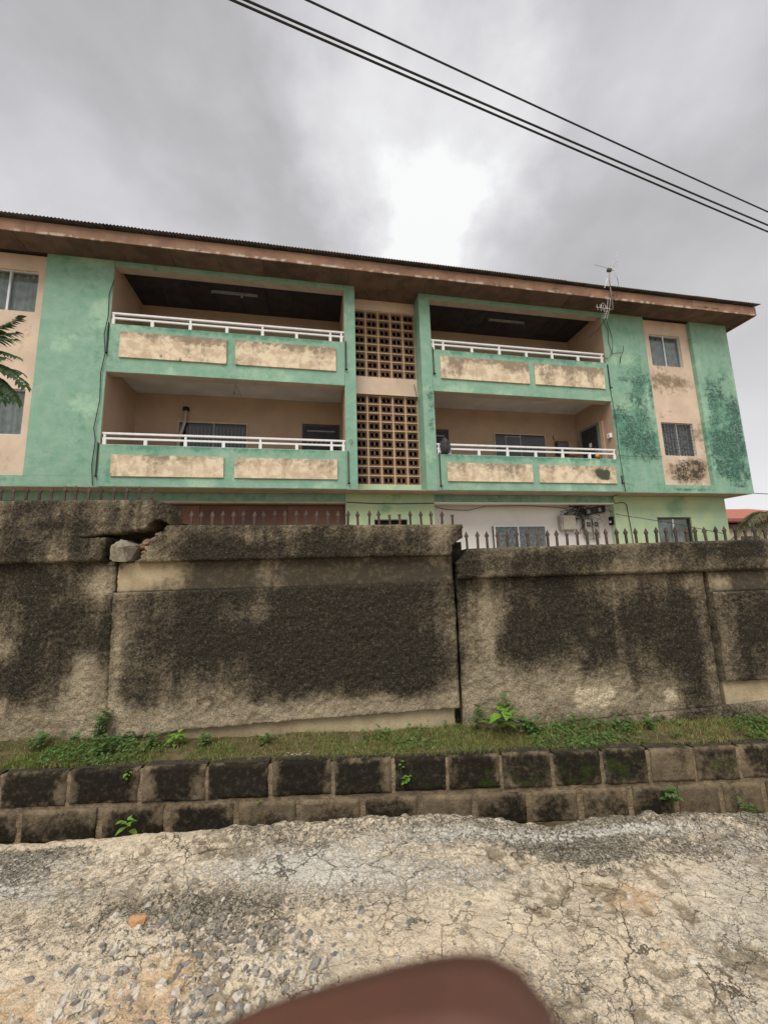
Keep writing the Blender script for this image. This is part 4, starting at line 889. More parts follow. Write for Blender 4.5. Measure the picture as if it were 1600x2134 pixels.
# two rotten splits in the fascia: torn strips hanging from its lower edge
tn = MB()
for sx in (5.25, 6.98, 7.05, 5.1): tn.tube([(sx, -.675, 9.56), (sx + .05, -.70, 9.50), (sx + .02, -.71, 9.44 + random.uniform(0, .03))], .012, 4, .004)
tn.build('torn_strip', FASC, bld)
pitch = .076; sw = 10 * pitch; sx = RS0 - .08; k = 0
z0r = 9.845; slope = .22
while sx < RS1 + .1:
    n_ = 10 * 6; xs_ = [sx + i * pitch / 6 for i in range(n_ + 4)]; dy = random.uniform(-.006, .006) + (.03 if 22 < k < 25 else 0); dz = .003 * (k % 2) + random.uniform(-.001, .001)
    xs_ = [x for x in xs_ if x < RS1 + .14]
    if len(xs_) < 3: break
    V_ = []; F_ = []
    for x in xs_:
        c = .0135 * cos(2 * pi * x / pitch)
        for yy in (-.79 + dy, 1.2, 5.0): V_.append((x, yy, z0r + dz + (yy + .79) * slope + c))
    for i in range(len(xs_) - 1):
        for j in range(2): F_.append((3 * i + j, 3 * i + 3 + j, 3 * i + 4 + j, 3 * i + 1 + j))
    o = obj('roof_sheet', V_, F_, ROOFM, bld, True)
    sx += sw; k += 1
rb = MB()
rb.add([(RS0 - .05, 5, 11.1), (RS1 + .1, 5, 11.1), (RS1 + .1, 10.4, 9.9), (RS0 - .05, 10.4, 9.9)], [(0, 1, 2, 3)]); rb.build('roof_rear', ROOFM, bld)

# overflow pipes at the balcony corners
def spout(s, z0, z1):
    p = MB().tube([(s, -.03, z1), (s, -.03, z0 + .02), (s + .01, -.045, z0)], .016, 6).tube([(s - .015, -.02, z0), (s + .03, -.075, z0 - .01)], .022, 6)
    p.build('drain_pipe', BLACKP, bld, True)
for s, a, b in ((-4.875, 7.02, 7.82), (-4.885, 3.95, 4.75), (.93, 7.0, 7.84), (.955, 3.86, 4.72), (3.41, 7.05, 7.85), (3.44, 3.82, 4.75), (9.075, 6.98, 7.75), (9.09, 3.97, 4.2)): spout(s, a, b)

# ------------------------------------------------------------------ things on the building
def at(o, s, y, z): o.location = BW(s, y, z); o.rotation_euler = (0, 0, YB); return o
for (s, y, z, lab, dk_) in ((-2.13, .75, 9.5, 'fluorescent tube lamp under dark ceiling of upper left balcony', 0), (6.25, .8, 9.5, 'fluorescent tube lamp under dark ceiling of upper right balcony', 0),
                           (-1.95, .53, 6.76, 'fluorescent tube lamp under white ceiling of lower left balcony', 1), (5.88, .51, 6.76, 'fluorescent tube lamp under white ceiling of lower right balcony', 1)):
    t = at(thing('ceiling_light', lab, 'light', group='balcony ceiling lights'), s, y, z)
    box('batten', GREY, t, -.62, .62, -.03, .03, 0.012, .045)
    MB().tube([(-.60, 0, -.012), (.60, 0, -.012)], .014, 8).build('tube', GREY, t, True)
    for q in (-.61, .61): box('cap', GREY, t, q - .012, q + .012, -.022, .022, -.034, .011)
    if not dk_ and s < 0: MB().tube([(.2, -.02, .01), (.2, -.03, -.06)], .012, 6).tube([(.2, -.03, -.06), (.2, -.03, -.10)], .028, 8).build('bulb_holder', METERM, t)
# loose wire and bulb under the lower left lamp, pole leaning, box unit
t = at(thing('pendant_wire', 'frayed wire with a bare bulb hanging from lower left balcony ceiling', 'wire'), -2.05, .8, 6.79)
MB().tube([(0, 0, 0), (.01, 0, -.1), (-.02, 0, -.22)], .004, 5).tube([(0, 0, 0), (.07, .1, -.12), (.16, .2, -.34)], .004, 5).build('flex', CABLE, t); MB().tube([(-.02, 0, -.22), (-.02, 0, -.30)], .02, 8).build('bulb', GREY, t)
t = at(thing('flue_pipe', 'bent pale pipe with black collar rising before the barred balcony window', 'pipe'), -3.55, DEP - .05, 5.2)
MB().tube([(-.12, -.12, -.6), (-.10, -.12, 0), (-.06, -.1, .35), (.02, -.06, .7), (.03, -.04, .95), (.03, -.02, 1.12)], .04, 8).build('pipe', mat('pale_pipe', (.5, .43, .35), (.4, .33, .27), 6, rough=.7), t, True); MB().tube([(.03, -.02, 1.10), (.03, -.02, 1.19)], .085, 10).build('collar', BLACKP, t, True)
t = at(thing('air_conditioner', 'dark grilled unit on back wall beside the lower right balcony door', 'air conditioner'), 8.2, DEP - .02, 5.35)
box('casing', DFRAME, t, -.03, .40, -.12, .01, -.05, .42); box('side_panel', TANW, t, .41, .72, -.10, .01, -.05, .42)
gr = MB()
for j in range(8): gr.box(0, .37, -.13, -.122, j * .05, j * .05 + .018)
gr.build('grille', GREY, t); MB().tube([(-.08, -.02, 1.0 - .35), (-.08, -.02, .52), (-.03, -.02, .48)], .012, 6).build('pipe', DFRAME, t)
t = at(thing('junction_box', 'small white socket box on side wall of lower right balcony', 'junction box'), 9.03, .16, 5.5)
box('case', WHITEP, t, -.06, .025, -.06, .06, -.07, .07, bev=.008); MB().tube([(-.065, -.01, 0), (-.06, -.01, 0)], .03, 8).build('socket', GREY, t)
# mop and orange bottle on the lower right rail
t = at(thing('mop_head', 'grey shaggy mop head hung over left end of lower right railing', 'mop'), 3.62, -.02, 5.02)
mp = MB(); rr = random.Random(3)
for i in range(90):
    a = rr.uniform(0, 2 * pi); r0_ = rr.uniform(.02, .17); top = .16 * sqrt(max(0, 1 - (r0_ / .18) ** 2))
    x, y = r0_ * cos(a) * .85, r0_ * sin(a) * .4
    mp.tube([(x * .4, y * .4, top * .9 + .02), (x, y - .02, top * .5 - .02), (x * 1.05, y - .03, -.10 - rr.uniform(0, .10)), (x * .8, y - .02, -.14 - rr.uniform(0, .14))], .014, 4, .009)
mp.build('strands', mat('mop_yarn', (.10, .10, .105), (.055, .055, .06), 30, rough=1), t); MB().tube([(-.2, .02, -.45), (-.02, 0, .05)], .012, 6).build('stick', mat('mop_stick', (.35, .3, .25), rough=.7), t)
t = at(thing('plastic_ball', 'small orange plastic toy tied behind the lower right railing', 'toy'), 8.36, .02, 4.79)
def ball(name, r, mt, parent, loc=(0, 0, 0), sq=(1, 1, 1)):
    me = bmesh.new(); bmesh.ops.create_uvsphere(me, u_segments=14, v_segments=9, radius=r)
    for v in me.verts: v.co = Vector((v.co.x * sq[0], v.co.y * sq[1], v.co.z * sq[2]))
    mm = bpy.data.meshes.new(name); me.to_mesh(mm); me.free(); mm.materials.append(mt); [setattr(p, 'use_smooth', True) for p in mm.polygons]
    o = link(bpy.data.objects.new(name, mm), parent); o.location = loc; return o
ball('body', .055, mat('orange_plastic', (.75, .30, .04), (.68, .25, .05), 5, rough=.45), t, (0, -.03, 0)); ball('base', .045, mat('red_plastic', (.25, .06, .04), rough=.5), t, (.07, -.02, -.045), (1, .8, .8))
MB().tube([(-.04, -.03, .22), (-.02, -.03, .1), (0, -.03, .05)], .005, 4).tube([(.1, -.03, .2), (.05, -.03, .12), (0, -.03, .05)], .005, 4).build('string', METERM, t)

# electric meters in the white recess
my = 1.04
t = at(thing('distribution_box', 'cream steel fuse cabinet on white recess wall, left of the meters', 'electric box'), 7.76, my - .16, 2.70)
box('door', BEIGE, t, -.11, .32, -.02, .0, .0, .42, bev=.006); box('case', METERM, t, -.17, .33, .002, .14, -.02, .44); MB().tube([(-.15, .02, .44), (-.15, .02, .56), (.08, .02, .60), (.08, .02, .45)], .014, 6).build('conduit', CABLE, t)
for i, (s, lab) in enumerate(((8.60, 'left of two grey electric meters below the tangle of black cables'), (8.87, 'right of two grey electric meters, nearest the recess corner'))):
    t = at(thing('electric_meter', lab, 'electric meter', group='electric meters in the recess'), s - .06, my - .14, 2.42)
    box('case', METERM, t, -.105, .115, 0, .12, 0, .58, bev=.012); box('display', DFRAME, t, -.06, .07, -.008, -.001, .36, .50); box('cover', GREY, t, -.08, .09, -.006, -.001, .04, .2); MB().box(-.03, .03, -.012, -.0085, .41, .45).build('screen', GREY, t)
t = at(thing('breaker_board', 'dark board of small breakers mounted slanting under recess ceiling', 'switchboard'), 8.86, my - .12, 3.30)
b_ = MB().box(-.36, .40, 0, .08, -.11, .11).build('board', DFRAME, t); b_.rotation_euler = (0, -.16, 0)
for i, x in enumerate((-.27, -.06, .14)): q = MB().box(x - .045, x + .045, -.03, -.001, -.06, .06).build('breaker', (GREY, DFRAME, METERM)[i], t); q.rotation_euler = (0, -.16, 0)
t = at(thing('switch_box', 'small black isolator switch with white lever at recess corner', 'switch'), 9.215, my - .34, 2.93)
box('case', BLACKP, t, -.05, .0, -.09, .07, -.13, .13); box('lever', WHITEP, t, -.075, -.051, -.03, .02, -.06, .0)
t = at(thing('cable_tangle', 'tangled black electric cables strung around the meters', 'cables'), 8.45, my - .06, 3.17)
rr = random.Random(5); cb = MB()
for i in range(46):
    x0 = rr.gauss(-.1, .12); z0 = rr.uniform(-.15, .35); pts = [(x0, 0, z0)]
    dx_, dz_ = rr.uniform(-.12, .12), rr.uniform(-.13, .08)
    for k in range(6): 
        dx_ += rr.uniform(-.07, .07); dz_ += rr.uniform(-.07, .05); pts.append((max(-.7, min(.6, pts[-1][0] + dx_)), rr.uniform(-.1, .03), max(-.6, min(.36, pts[-1][2] + dz_))))
    cb.tube(pts, rr.choice((.006, .008, .011)), 4)
for a, b in ((-.45, -.08), (-.4, 0.05)): cb.tube([(-.05, 0, .1), (a, -.03, a * .2 + .05), (-.62, 0, -.05 + b)], .01, 5)
cb.build('cable', CABLE, t)
def wire(name, pts, r, label, cat='cable', loose=.0, mt=CABLE, grp=None):
    o = MB().tube(pts, r, 5).build(name, mt, None); tag(o, label, cat, grp); return o
wire('cable', [BW(.94, GY - .03, 3.46), BW(1.7, GY - .035, 3.425), BW(2.4, GY - .03, 3.42), BW(3.4, GY - .03, 3.44)], .012, 'thin black cables running across pale green wall under stair screen')
wire('cable', [BW(3.43, 1.0, 3.47), BW(3.9, 1.0, 3.34), BW(4.6, 1.0, 3.31), BW(5.2, 1.02, 3.44), BW(6.6, 1.02, 3.46), BW(7.6, 1.02, 3.41), BW(8.4, 1.0, 3.28)], .009, 'sagging black cable along the top of the white recess wall')
wire('cable', [BW(9.02, 1.0, 3.45), BW(9.3, .5, 3.1), BW(10.0, -.6, 2.7), BW(10.6, -1.5, 2.3)], .009, 'taut cable slanting down from the recess across pale green wall')
wire('cable', [BW(9.16, -.02, 3.72), BW(9.18, -.02, 3.74), BW(9.19, GY - .03, 3.66), BW(9.25, GY - .03, 3.46), BW(9.55, GY - .03, 3.49), BW(9.66, GY - .03, 3.43), BW(9.72, GY - .03, 2.6), BW(9.74, GY - .03, 1.8)], .011, 'black cable dropping down pale green ground floor wall')
wire('cable', [BW(9.07, -.03, 6.95), BW(9.13, -.03, 6.0), BW(9.10, -.03, 5.1), BW(9.14, -.03, 4.3), BW(9.16, -.03, 3.72)], .008, 'thin wire down the edge of lower right balcony')
wire('cable', [BW(9.05, -.03, 4.83), BW(9.4, -.05, 4.80), BW(10.0, -.05, 4.79), BW(10.6, -.05, 4.83)], .006, 'fine wire stretched across mouldy green wall from railing end')
wire('cable', [BW(9.1, -.03, 9.3), BW(9.22, -.05, 8.9), BW(9.2, -.04, 8.5), BW(9.28, -.05, 8.1), BW(9.1, -.04, 7.95), BW(9.05, .02, 8.0)], .009, 'black aerial lead looping down wall beside upper right balcony')
wire('cable', [BW(9.25, -.02, 9.25), BW(9.36, -.05, 8.6), BW(9.3, -.05, 8.25), BW(9.2, -.04, 8.05)], .008, 'second aerial lead hanging on green wall under the eave')
t = at(thing('wall_bracket', 'broken wire bracket sticking out of green wall right of upper balcony', 'bracket'), 9.45, -.02, 8.15)
MB().tube([(-.15, 0, 0), (.1, -.06, 0), (.2, -.07, .06), (.22, -.07, .25)], .009, 5).tube([(.18, -.06, .03), (.08, -.05, -.15), (.05, -.05, -.32)], .015, 5).build('arm', CABLE, t)
wire('cable', [BW(-4.84, -.02, 9.0), BW(-4.92, -.03, 8.6), BW(-4.9, -.03, 8.0), BW(-4.95, -.04, 7.5), BW(-4.9, -.03, 7.0), BW(-4.96, -.03, 6.5), BW(-4.93, -.03, 5.8), BW(-5.0, -.04, 5.1), BW(-4.95, -.03, 4.8), BW(-4.98, -.03, 4.2), BW(-4.93, -.03, 3.72)], .010, 'brown wire running down left edge of the left balconies')
wire('cable', [BW(.98, -.02, 4.98), BW(1.03, -.06, 5.03), BW(1.08, -.05, 4.95), BW(1.02, -.03, 4.88)], .008, 'small loop of wire on pillar beside lower left railing')
wire('cable', [BW(2.95, .46, 6.95), BW(3.0, .46, 6.7), BW(3.03, .48, 6.45)], .008, 'short wire on cream band between the two breeze block screens')

# TV aerials
def yagi(parent, o, ax, up, n, L_, el_, taper=.6, r=.0075):
    o = Vector(o); ax = Vector(ax).normalized(); up = Vector(up).normalized()
    MB().tube([o, o + ax * L_], r * 1.3, 6).build('boom', ANT, parent)
    e_ = MB()
    for i in range(n):
        c = o + ax * (L_ * (i + .5) / n); h = el_ * (1 - (1 - taper) * i / n); e_.tube([c - up * h, c + up * h], r * .7, 5)
    e_.build('element', ANT, parent)
t = at(thing('tv_aerial', 'tall tv aerial on a pole rising above corrugated roof edge', 'aerial'), 8.84, -.74, 9.15)
MB().tube([(0, 0, -.03), (.0, 0, .9), (.06, 0, 1.36)], .018, 8).build('mast', RUSTP, t, True); box('clamp', DFRAME, t, -.02, .10, -.04, .04, 1.22, 1.30)
yagi(t, (.05, 0, 1.32), (-1, -.1, .03), (.32, .5, .8), 6, .55, .11); yagi(t, (.05, 0, 1.32), (1, .2, .0), (.5, .1, .9), 1, .2, .02)
rf = MB(); 
for j in range(5): c = Vector((.27, .03, 1.12 + j * .105)); rf.tube([c + Vector((-.16, 0, -.1)), c + Vector((.16, .02, .12))], .008, 5)
rf.tube([(.24, .03, 1.08), (.25, .03, 1.5), (.48, .05, 2.0)], .009, 5); rf.build('reflector', ANT, t)
MB().tube([(.05, 0, 1.2), (-.1, -.02, .9), (-.22, -.02, .62)], .008, 5).build('stay', ANT, t); MB().tube([(.3, .03, 1.1), (.34, .03, .9), (.22, .02, .5), (.2, .03, .38)], .006, 5).build('lead', CABLE, t)
t = at(thing('tv_aerial', 'small bright tv aerial hanging below the eave beside upper right balcony', 'aerial'), 8.70, -.74, 9.10)
yagi(t, (-.02, 0, 0), (-1, -.05, .01), (.1, .2, 1), 4, .44, .13, .9, .008)
MB().tube([(-.05, 0, .02), (.05, 0, 0), (.15, .02, .02)], .01, 5).build('boom', ANT, t)
e2 = MB()
for dx_ in (-.08, .0): e2.tube([(dx_ + .05, -.05, .34), (dx_ + .02, 0, 0), (dx_ - .07, .05, -.30)], .0065, 5)
for j in range(4): e2.tube([(-.2 - .02 * j, 0, -.12 - .06 * j), (.02 - .03 * j, 0, -.05 - .07 * j)], .006, 4)
pts = [(-.18 + .07 * cos(a * pi / 6), 0, .06 + .12 * sin(a * pi / 6)) for a in range(13)]; e2.tube(pts, .007, 5); e2.build('element', ANT, t)
MB().tube([(-.1, .02, -.28), (-.2, .3, -.5), (-.32, .55, -.62)], .014, 5).build('lead', CABLE, t)

# ------------------------------------------------------------------ overhead cables
def span(p, q, r, lab):
    p, q = Vector(p), Vector(q); d = q - p; p2 = p - d * 2.0; q2 = q + d * 3.0; pts = []
    for i in range(61):
        t_ = i / 60; P = p2 + (q2 - p2) * t_; P.z += .55 * ((2 * t_ - 1) ** 2 - 1) + .52; pts.append(P)
    return tag(MB().tube(pts, r, 6).build('overhead_cable', CABLE, None, True), lab, 'cable', 'overhead power cables')
span((-1.26, 2.70, 6.6), (6.02, 5.28, 6.6), .0115, 'lowest of three black overhead cables crossing the cloudy sky')
span((-1.15, 2.70, 6.6), (5.90, 5.16, 6.6), .0115, 'middle overhead cable, running close above the lowest one')
span((-.58, 2.72, 6.6), (5.67, 4.93, 6.6), .0095, 'topmost overhead cable, set apart from the close pair below')

# ------------------------------------------------------------------ vegetation
def leaf_faces(mb, base, d, L_, W_, droop=.25, nrm=(0, 0, 1), fold=.25):
    base = Vector(base); d = Vector(d).normalized(); n_ = Vector(nrm); side = d.cross(n_)
    if side.length < .05: side = d.cross(Vector((1, 0, 0)))
    side.normalize(); n_ = side.cross(d).normalized(); k = len(mb.v)
    prof = [(0, .06), (.22, .75), (.45, 1.), (.72, .68), (1., .03)]
    for t_, w_ in prof:
        c = base + d * (L_ * t_) - n_ * (droop * L_ * t_ * t_)
        mb.v += [tuple(c - side * (W_ * w_) + n_ * (fold * W_ * w_)), tuple(c), tuple(c + side * (W_ * w_) + n_ * (fold * W_ * w_))]
    for i in range(len(prof) - 1):
        a = k + 3 * i; mb.f += [(a, a + 1, a + 4, a + 3), (a + 1, a + 2, a + 5, a + 4)]
def kpos(px_s, y, dz=0): 
    z = float(verge_z(np.array([px_s]), np.array([y]))[0]); return KW(px_s, y, z + dz)
def weed(label, pos, h, n, L_, W_, mt, seed, spread=.6, lean=(0, -.2), cat='weed', grp=None, single=False):
    if pos.z > .13 and pos.y > 3.35 and pos.x > .5: h *= 1.3; L_ *= 1.3; W_ *= 1.4
    rr = random.Random(seed)
    t = thing('weed', label, cat, tuple(pos), rr.uniform(0, 6), grp); stem = MB(); lf = MB()
    ns_ = max(1, n // 7)
    for s in range(ns_):
        a = rr.uniform(0, 2 * pi); r_ = rr.uniform(0, spread) * h * .6 if ns_ > 1 else spread * h * .15
        tip = Vector((r_ * cos(a) + lean[0] * h, r_ * sin(a) + lean[1] * h, h * rr.uniform(.6, 1)))
        b0 = Vector((r_ * .3 * cos(a), r_ * .3 * sin(a), -.01)); mid = (b0 + tip) / 2 + Vector((0, 0, h * .12))
        stem.tube([b0, mid, tip], max(.0015, h * .012), 4, .001)
        m_ = n // ns_
        for i in range(m_):
            t_ = .25 + .75 * (i + rr.random() * .5) / m_; p = b0.lerp(mid, t_ * 2) if t_ < .5 else mid.lerp(tip, t_ * 2 - 1)
            az = i * 2.4 + rr.uniform(-.4, .4); el_ = rr.uniform(.05, .6)
            d = Vector((cos(az) * cos(el_), sin(az) * cos(el_), sin(el_))); sc_ = rr.uniform(.6, 1.1)
            leaf_faces(lf, p + d * L_ * .15, d, L_ * sc_, W_ * sc_, rr.uniform(.2, .5), (0, 0, 1))
            if single: lf.build('leaf', mt, t, True); lf = MB()
    stem.build('stem', STEMM, t)
    if not single: lf.build('leaves', mt, t, True)
    return t
weed('bright green broad-leaved plant at foot of the right wall crack', kpos(.95, .36), .20, 13, .125, .036, LEAFB, 1, .35, (-.1, -.55), 'plant', None, True)
weed('tall darker weed standing behind the bright broad-leaved plant', kpos(1.10, .45), .27, 26, .055, .020, LEAFM, 2, .35)
weed('small rounded weed directly right of the black wall crack', kpos(.80, .42), .17, 18, .045, .018, LEAFM, 3, .5)
weed('bushy dark weed clump at the left end of raised wall panel', kpos(-2.45, .40), .30, 90, .045, .018, LEAFM, 4, .55)
weed('low spreading weed clump at grass edge below left wall panel', kpos(-2.25, .20), .16, 60, .04, .018, LEAFM, 5, .9)
weed('pale broad-leaved seedling under the raised wall panel', kpos(-1.72, .36), .13, 20, .06, .024, LEAFB, 6, .6, single=True)
weed('leafy cluster of mid green weeds under sagging wall panel', kpos(-1.50, .33), .11, 36, .045, .02, LEAFM, 7, .9)
weed('small weed tuft left of the sagging panel cluster', kpos(-1.95, .33), .11, 22, .05, .021, LEAFM, 8, .7)
weed('low weed patch near loose white pebbles on the grass strip', kpos(-.98, .33), .10, 44, .035, .016, LEAFM, 9, 1.1)
weed('dark weed patch right of the bright broad-leaved plant', kpos(1.24, .33), .12, 60, .04, .016, LEAFM, 10, 1.2)
weed('straggly weed spilling from the far left of the grass strip', kpos(-2.85, .3), .16, 60, .04, .016, LEAFM, 17, 1.2)
weed('tiny weed sprouting from top course of blocks at left', KW(-1.93, -.015, .10), .075, 12, .035, .014, LEAFB, 11, .6, (0, -.5))
weed('trailing weed hanging down the blocks near the middle', KW(.13, -.015, .09), .10, 8, .03, .014, LEAFB, 12, .4, (0, -.4))
weed('trailing weed tip low on blocks near the middle', KW(.135, -.02, .0), .08, 16, .03, .015, LEAFB, 13, .5, (0, -.5))
weed('green weed growing from the drain at right of block wall', KW(2.12, -.06, -.20), .17, 26, .05, .022, LEAFM, 14, .35)
weed('sprout poking over the road edge from the drain at left', KW(-1.72, -.28, -.10), .12, 9, .06, .02, LEAFB, 15, .5)
weed('thin grassy weed in the silted drain at far right', KW(2.65, -.12, -.22), .08, 30, .045, .010, LEAFM, 16, 1.6)
weed('minute sprout in the block joint left of middle', KW(-.94, -.01, -.085), .03, 6, .022, .008, LEAFB, 18, .5, (0, -.6))

# grass: blades (stuff)
def blades(name, n, mt, hmin, hmax, seed, dens, wid=.0028, label=''):
    g = np.random.default_rng(seed); x = g.uniform(-4.2, 4.4, n * 3); y = g.uniform(.07, .50, n * 3)
    keep = g.uniform(0, 1, n * 3) < dens(x, y); x, y = x[keep][:n], y[keep][:n]; n = len(x)
    z = verge_z(x, y); h = g.uniform(hmin, hmax, n) * (.6 + .9 * fbm(x, y, 4, 3, seed)); a = g.uniform(0, 2 * pi, n); le = g.uniform(.2, 1.1, n) * h
    tx = np.cos(a) * le; ty = np.sin(a) * le - .15 * h; b = g.uniform(0, 2 * pi, n); wx = np.cos(b) * wid; wy = np.sin(b) * wid
    P0 = np.stack([x - wx, y - wy, z - .004], 1); P1 = np.stack([x + wx, y + wy, z - .004], 1)
    M0 = np.stack([x - wx * .8 + tx * .35, y - wy * .8 + ty * .35, z + h * .62], 1); M1 = np.stack([x + wx * .8 + tx * .35, y + wy * .8 + ty * .35, z + h * .62], 1)
    T = np.stack([x + tx, y + ty, z + h * (1 - .3 * le / h)], 1)
    Vv = np.stack([P0, P1, M0, M1, T], 1).reshape(-1, 3); i5 = np.arange(n)[:, None] * 5
    q = (i5 + np.array([0, 1, 3, 2])).tolist(); tr = (i5 + np.array([2, 3, 4])).tolist()
    o = obj(name, Vv.tolist(), q + tr, mt, None); o.location = K0; o.rotation_euler = (0, 0, YW)
    return tag(o, label, 'grass', kind='stuff')
dg = lambda x, y: np.clip(sst(.40, .58, fbm(x, y, 3.4, 5, 51)) * (.5 + .5 * sst(.1, .8, x) + .4 * sst(-1.6, -2.2, x)) + .05, 0, 1)
blades('grass', 22000, GRASSM, .012, .042, 5, dg, label='short green grass on the strip above the block kerb')
blades('dry_grass', 12000, GRASSD, .015, .04, 6, lambda x, y: sst(.45, .6, fbm(x, y, 2, 4, 54)) * .9 + .1, label='straw coloured dry grass among the green on the kerb strip')
blades('dead_stalks', 900, GRASSD, .06, .13, 16, lambda x, y: sst(.5, .62, fbm(x, y, 2.4, 4, 59)) + .06, .0016, 'thin straw stalks standing above the short grass strip')
# ground cover leaflets
g = np.random.default_rng(9); mbc = MB(); cnt = 0
for i in range(15000):
    x, y = g.uniform(-4, 4.2), g.uniform(.08, .46)
    d_ = float(sst(.5, .62, fbm(np.array([x]), np.array([y]), 3., 4, 57))[0]) * (.9 if (x > .9 or x < -1.6) else .45)
    if g.random() > d_: continue
    z = float(verge_z(np.array([x]), np.array([y]))[0]); a = g.uniform(0, 2 * pi); el_ = g.uniform(.1, .7); nw = y > .33 and g.random() < .5; L_ = g.uniform(.014, .032) * (1.5 if nw else 1); W_ = L_ * .42
    hgt = g.uniform(.005, .05) * (1.8 if nw else 1); c = Vector((x, y, z + hgt)); d = Vector((cos(a) * cos(el_), sin(a) * cos(el_), sin(el_))); s_ = d.cross(Vector((0, 0, 1))).normalized()
    mbc.add([c, c + d * L_ * .5 - s_ * W_, c + d * L_, c + d * L_ * .5 + s_ * W_], [(0, 1, 2, 3)]); cnt += 1
o = mbc.build('ground_cover', LEAFM, None); o.location = K0; o.rotation_euler = (0, 0, YW); tag(o, 'tiny leaved creeping plants covering the kerb strip', 'ground cover', kind='stuff')

# tree on the left: pinnate sprays reaching into view
tree_ = None
tree = thing('tree', 'leafy tree branch with feathery dark leaflets at the left edge', 'tree', (-7.1, 5.6, .8))
tk = MB(); tk.tube([(0, 0, -.05), (.05, 0, 1.2), (-.05, .05, 2.4), (.1, 0, 3.4), (.3, -.1, 4.4), (.5, -.2, 5.2)], .13, 10, .03)
tk.build('trunk', BARK, tree, True)
rr = random.Random(12)
T0 = Vector((-7.1, 5.6, .8))
def spray(p0, p1, sag, nl, L_, W_):
    """one pinnate leaf: rachis from p0 to p1 with two rows of leaflets (world coordinates)"""
    p0, p1 = Vector(p0), Vector(p1); d = p1 - p0; pts = []; lm = MB(); lf = MB()
    for i in range(9): t_ = i / 8; P = p0 + d * t_; P.z += sag * 4 * t_ * (1 - t_); pts.append(P - T0)
    lm.tube(pts, .006, 5, .002)
    for i in range(nl):
        t_ = .16 + .84 * i / (nl - 1); k = min(7, int(t_ * 8)); P = pts[k].lerp(pts[k + 1], t_ * 8 - k); tn = (pts[k + 1] - pts[k]).normalized()
        sd2 = tn.cross(Vector((0, -.35, 1))).normalized(); nn = sd2.cross(tn)
        for sg in (-1, 1):
            dr = (sd2 * sg * .9 + tn * (.35 + .5 * t_) - Vector((0, 0, 1)) * rr.uniform(0.0, .35)).normalized(); s_ = (1 - .30 * abs(2 * t_ - .9)) * rr.uniform(.85, 1.15)
            leaf_faces(lf, P, dr, L_ * s_, W_ * s_, rr.uniform(.15, .5), nn * (1 if nn.z > 0 else -1), .2)
    leaf_faces(lf, pts[-1], (pts[-1] - pts[-2]), L_ * .9, W_, .2)
    fr_ = lf.build('frond', LEAFD, tree, True); lm.build('stalk', STEMM, fr_)
bn = MB()
for q in ([(.1, 0, 2.9), (.5, -.2, 3.3), (.9, -.45, 3.55), (1.2, -.58, 3.62)], [(0, 0, 2.6), (.6, -.3, 3.0), (1.2, -.5, 3.4), (1.55, -.6, 3.55)], [(.3, -.1, 4.3), (-.5, .2, 4.9), (-1., .4, 5.1)], [(.4, -.1, 4.8), (-.1, .5, 5.4), (-.4, .8, 5.8)]): bn.tube(q, .035, 6, .010)
bn.build('limb', BARK, tree, True)
A = lambda x, y, D: None
SPR = [((-5.75, 5.0, 4.78), (-5.05, 4.98, 5.22), .03, 15, .19, .050), ((-5.7, 5.0, 4.80), (-5.06, 5.0, 4.92), .08, 13, .19, .048), ((-5.75, 5.0, 4.66), (-5.04, 5.02, 4.68), .12, 14, .19, .046), ((-5.6, 4.95, 4.6), (-5.12, 4.95, 4.62), .06, 12, .18, .044),
       ((-5.6, 5.0, 4.66), (-4.84, 5.0, 4.24), .13, 17, .18, .046), ((-5.45, 5.0, 4.5), (-4.93, 5.0, 4.02), .10, 13, .17, .046), ((-5.4, 5.05, 4.45), (-5.02, 5.03, 4.12), .05, 11, .17, .044), ((-5.6, 4.95, 4.5), (-5.12, 4.9, 4.40), .08, 12, .17, .044), ((-5.7, 5.1, 4.9), (-5.12, 5.06, 5.06), .06, 13, .18, .046), ((-5.6, 5.1, 4.5), (-5.0, 5.08, 4.46), .10, 13, .17, .044), ((-5.5, 4.9, 4.4), (-5.05, 4.92, 4.0), .08, 12, .16, .044), ((-5.7, 4.9, 4.7), (-5.2, 4.88, 4.78), .06, 12, .17, .044)]
SPR = [((a[0] - .1, a[1], a[2]), (b[0] - .04, b[1], b[2] + .03), c, d + 1, L1 * .86, w1 * .74) for a, b, c, d, L1, w1 in SPR]
for s in SPR: spray(*s)
for i in range(46):
    c = Vector(rr.choice([(-5.7, 5.0, 4.5), (-6.1, 5.2, 4.9), (-6.6, 5.5, 5.6), (-7.6, 5.9, 5.8), (-6.2, 5.8, 6.2), (-7.2, 5.2, 5.3)])) + Vector((rr.gauss(-.25, .25), rr.gauss(0, .35), rr.gauss(.1, .35)))
    a = rr.uniform(0, 2 * pi); L2 = rr.uniform(.5, .8)
    e_ = c + Vector((cos(a) * L2, sin(a) * L2, rr.uniform(-.3, .2)))
    if max(e_.x / e_.y, c.x / c.y) > -1.2 or e_.x > -5.7: continue
    spray(c, e_, .08, 12, .18, .035)

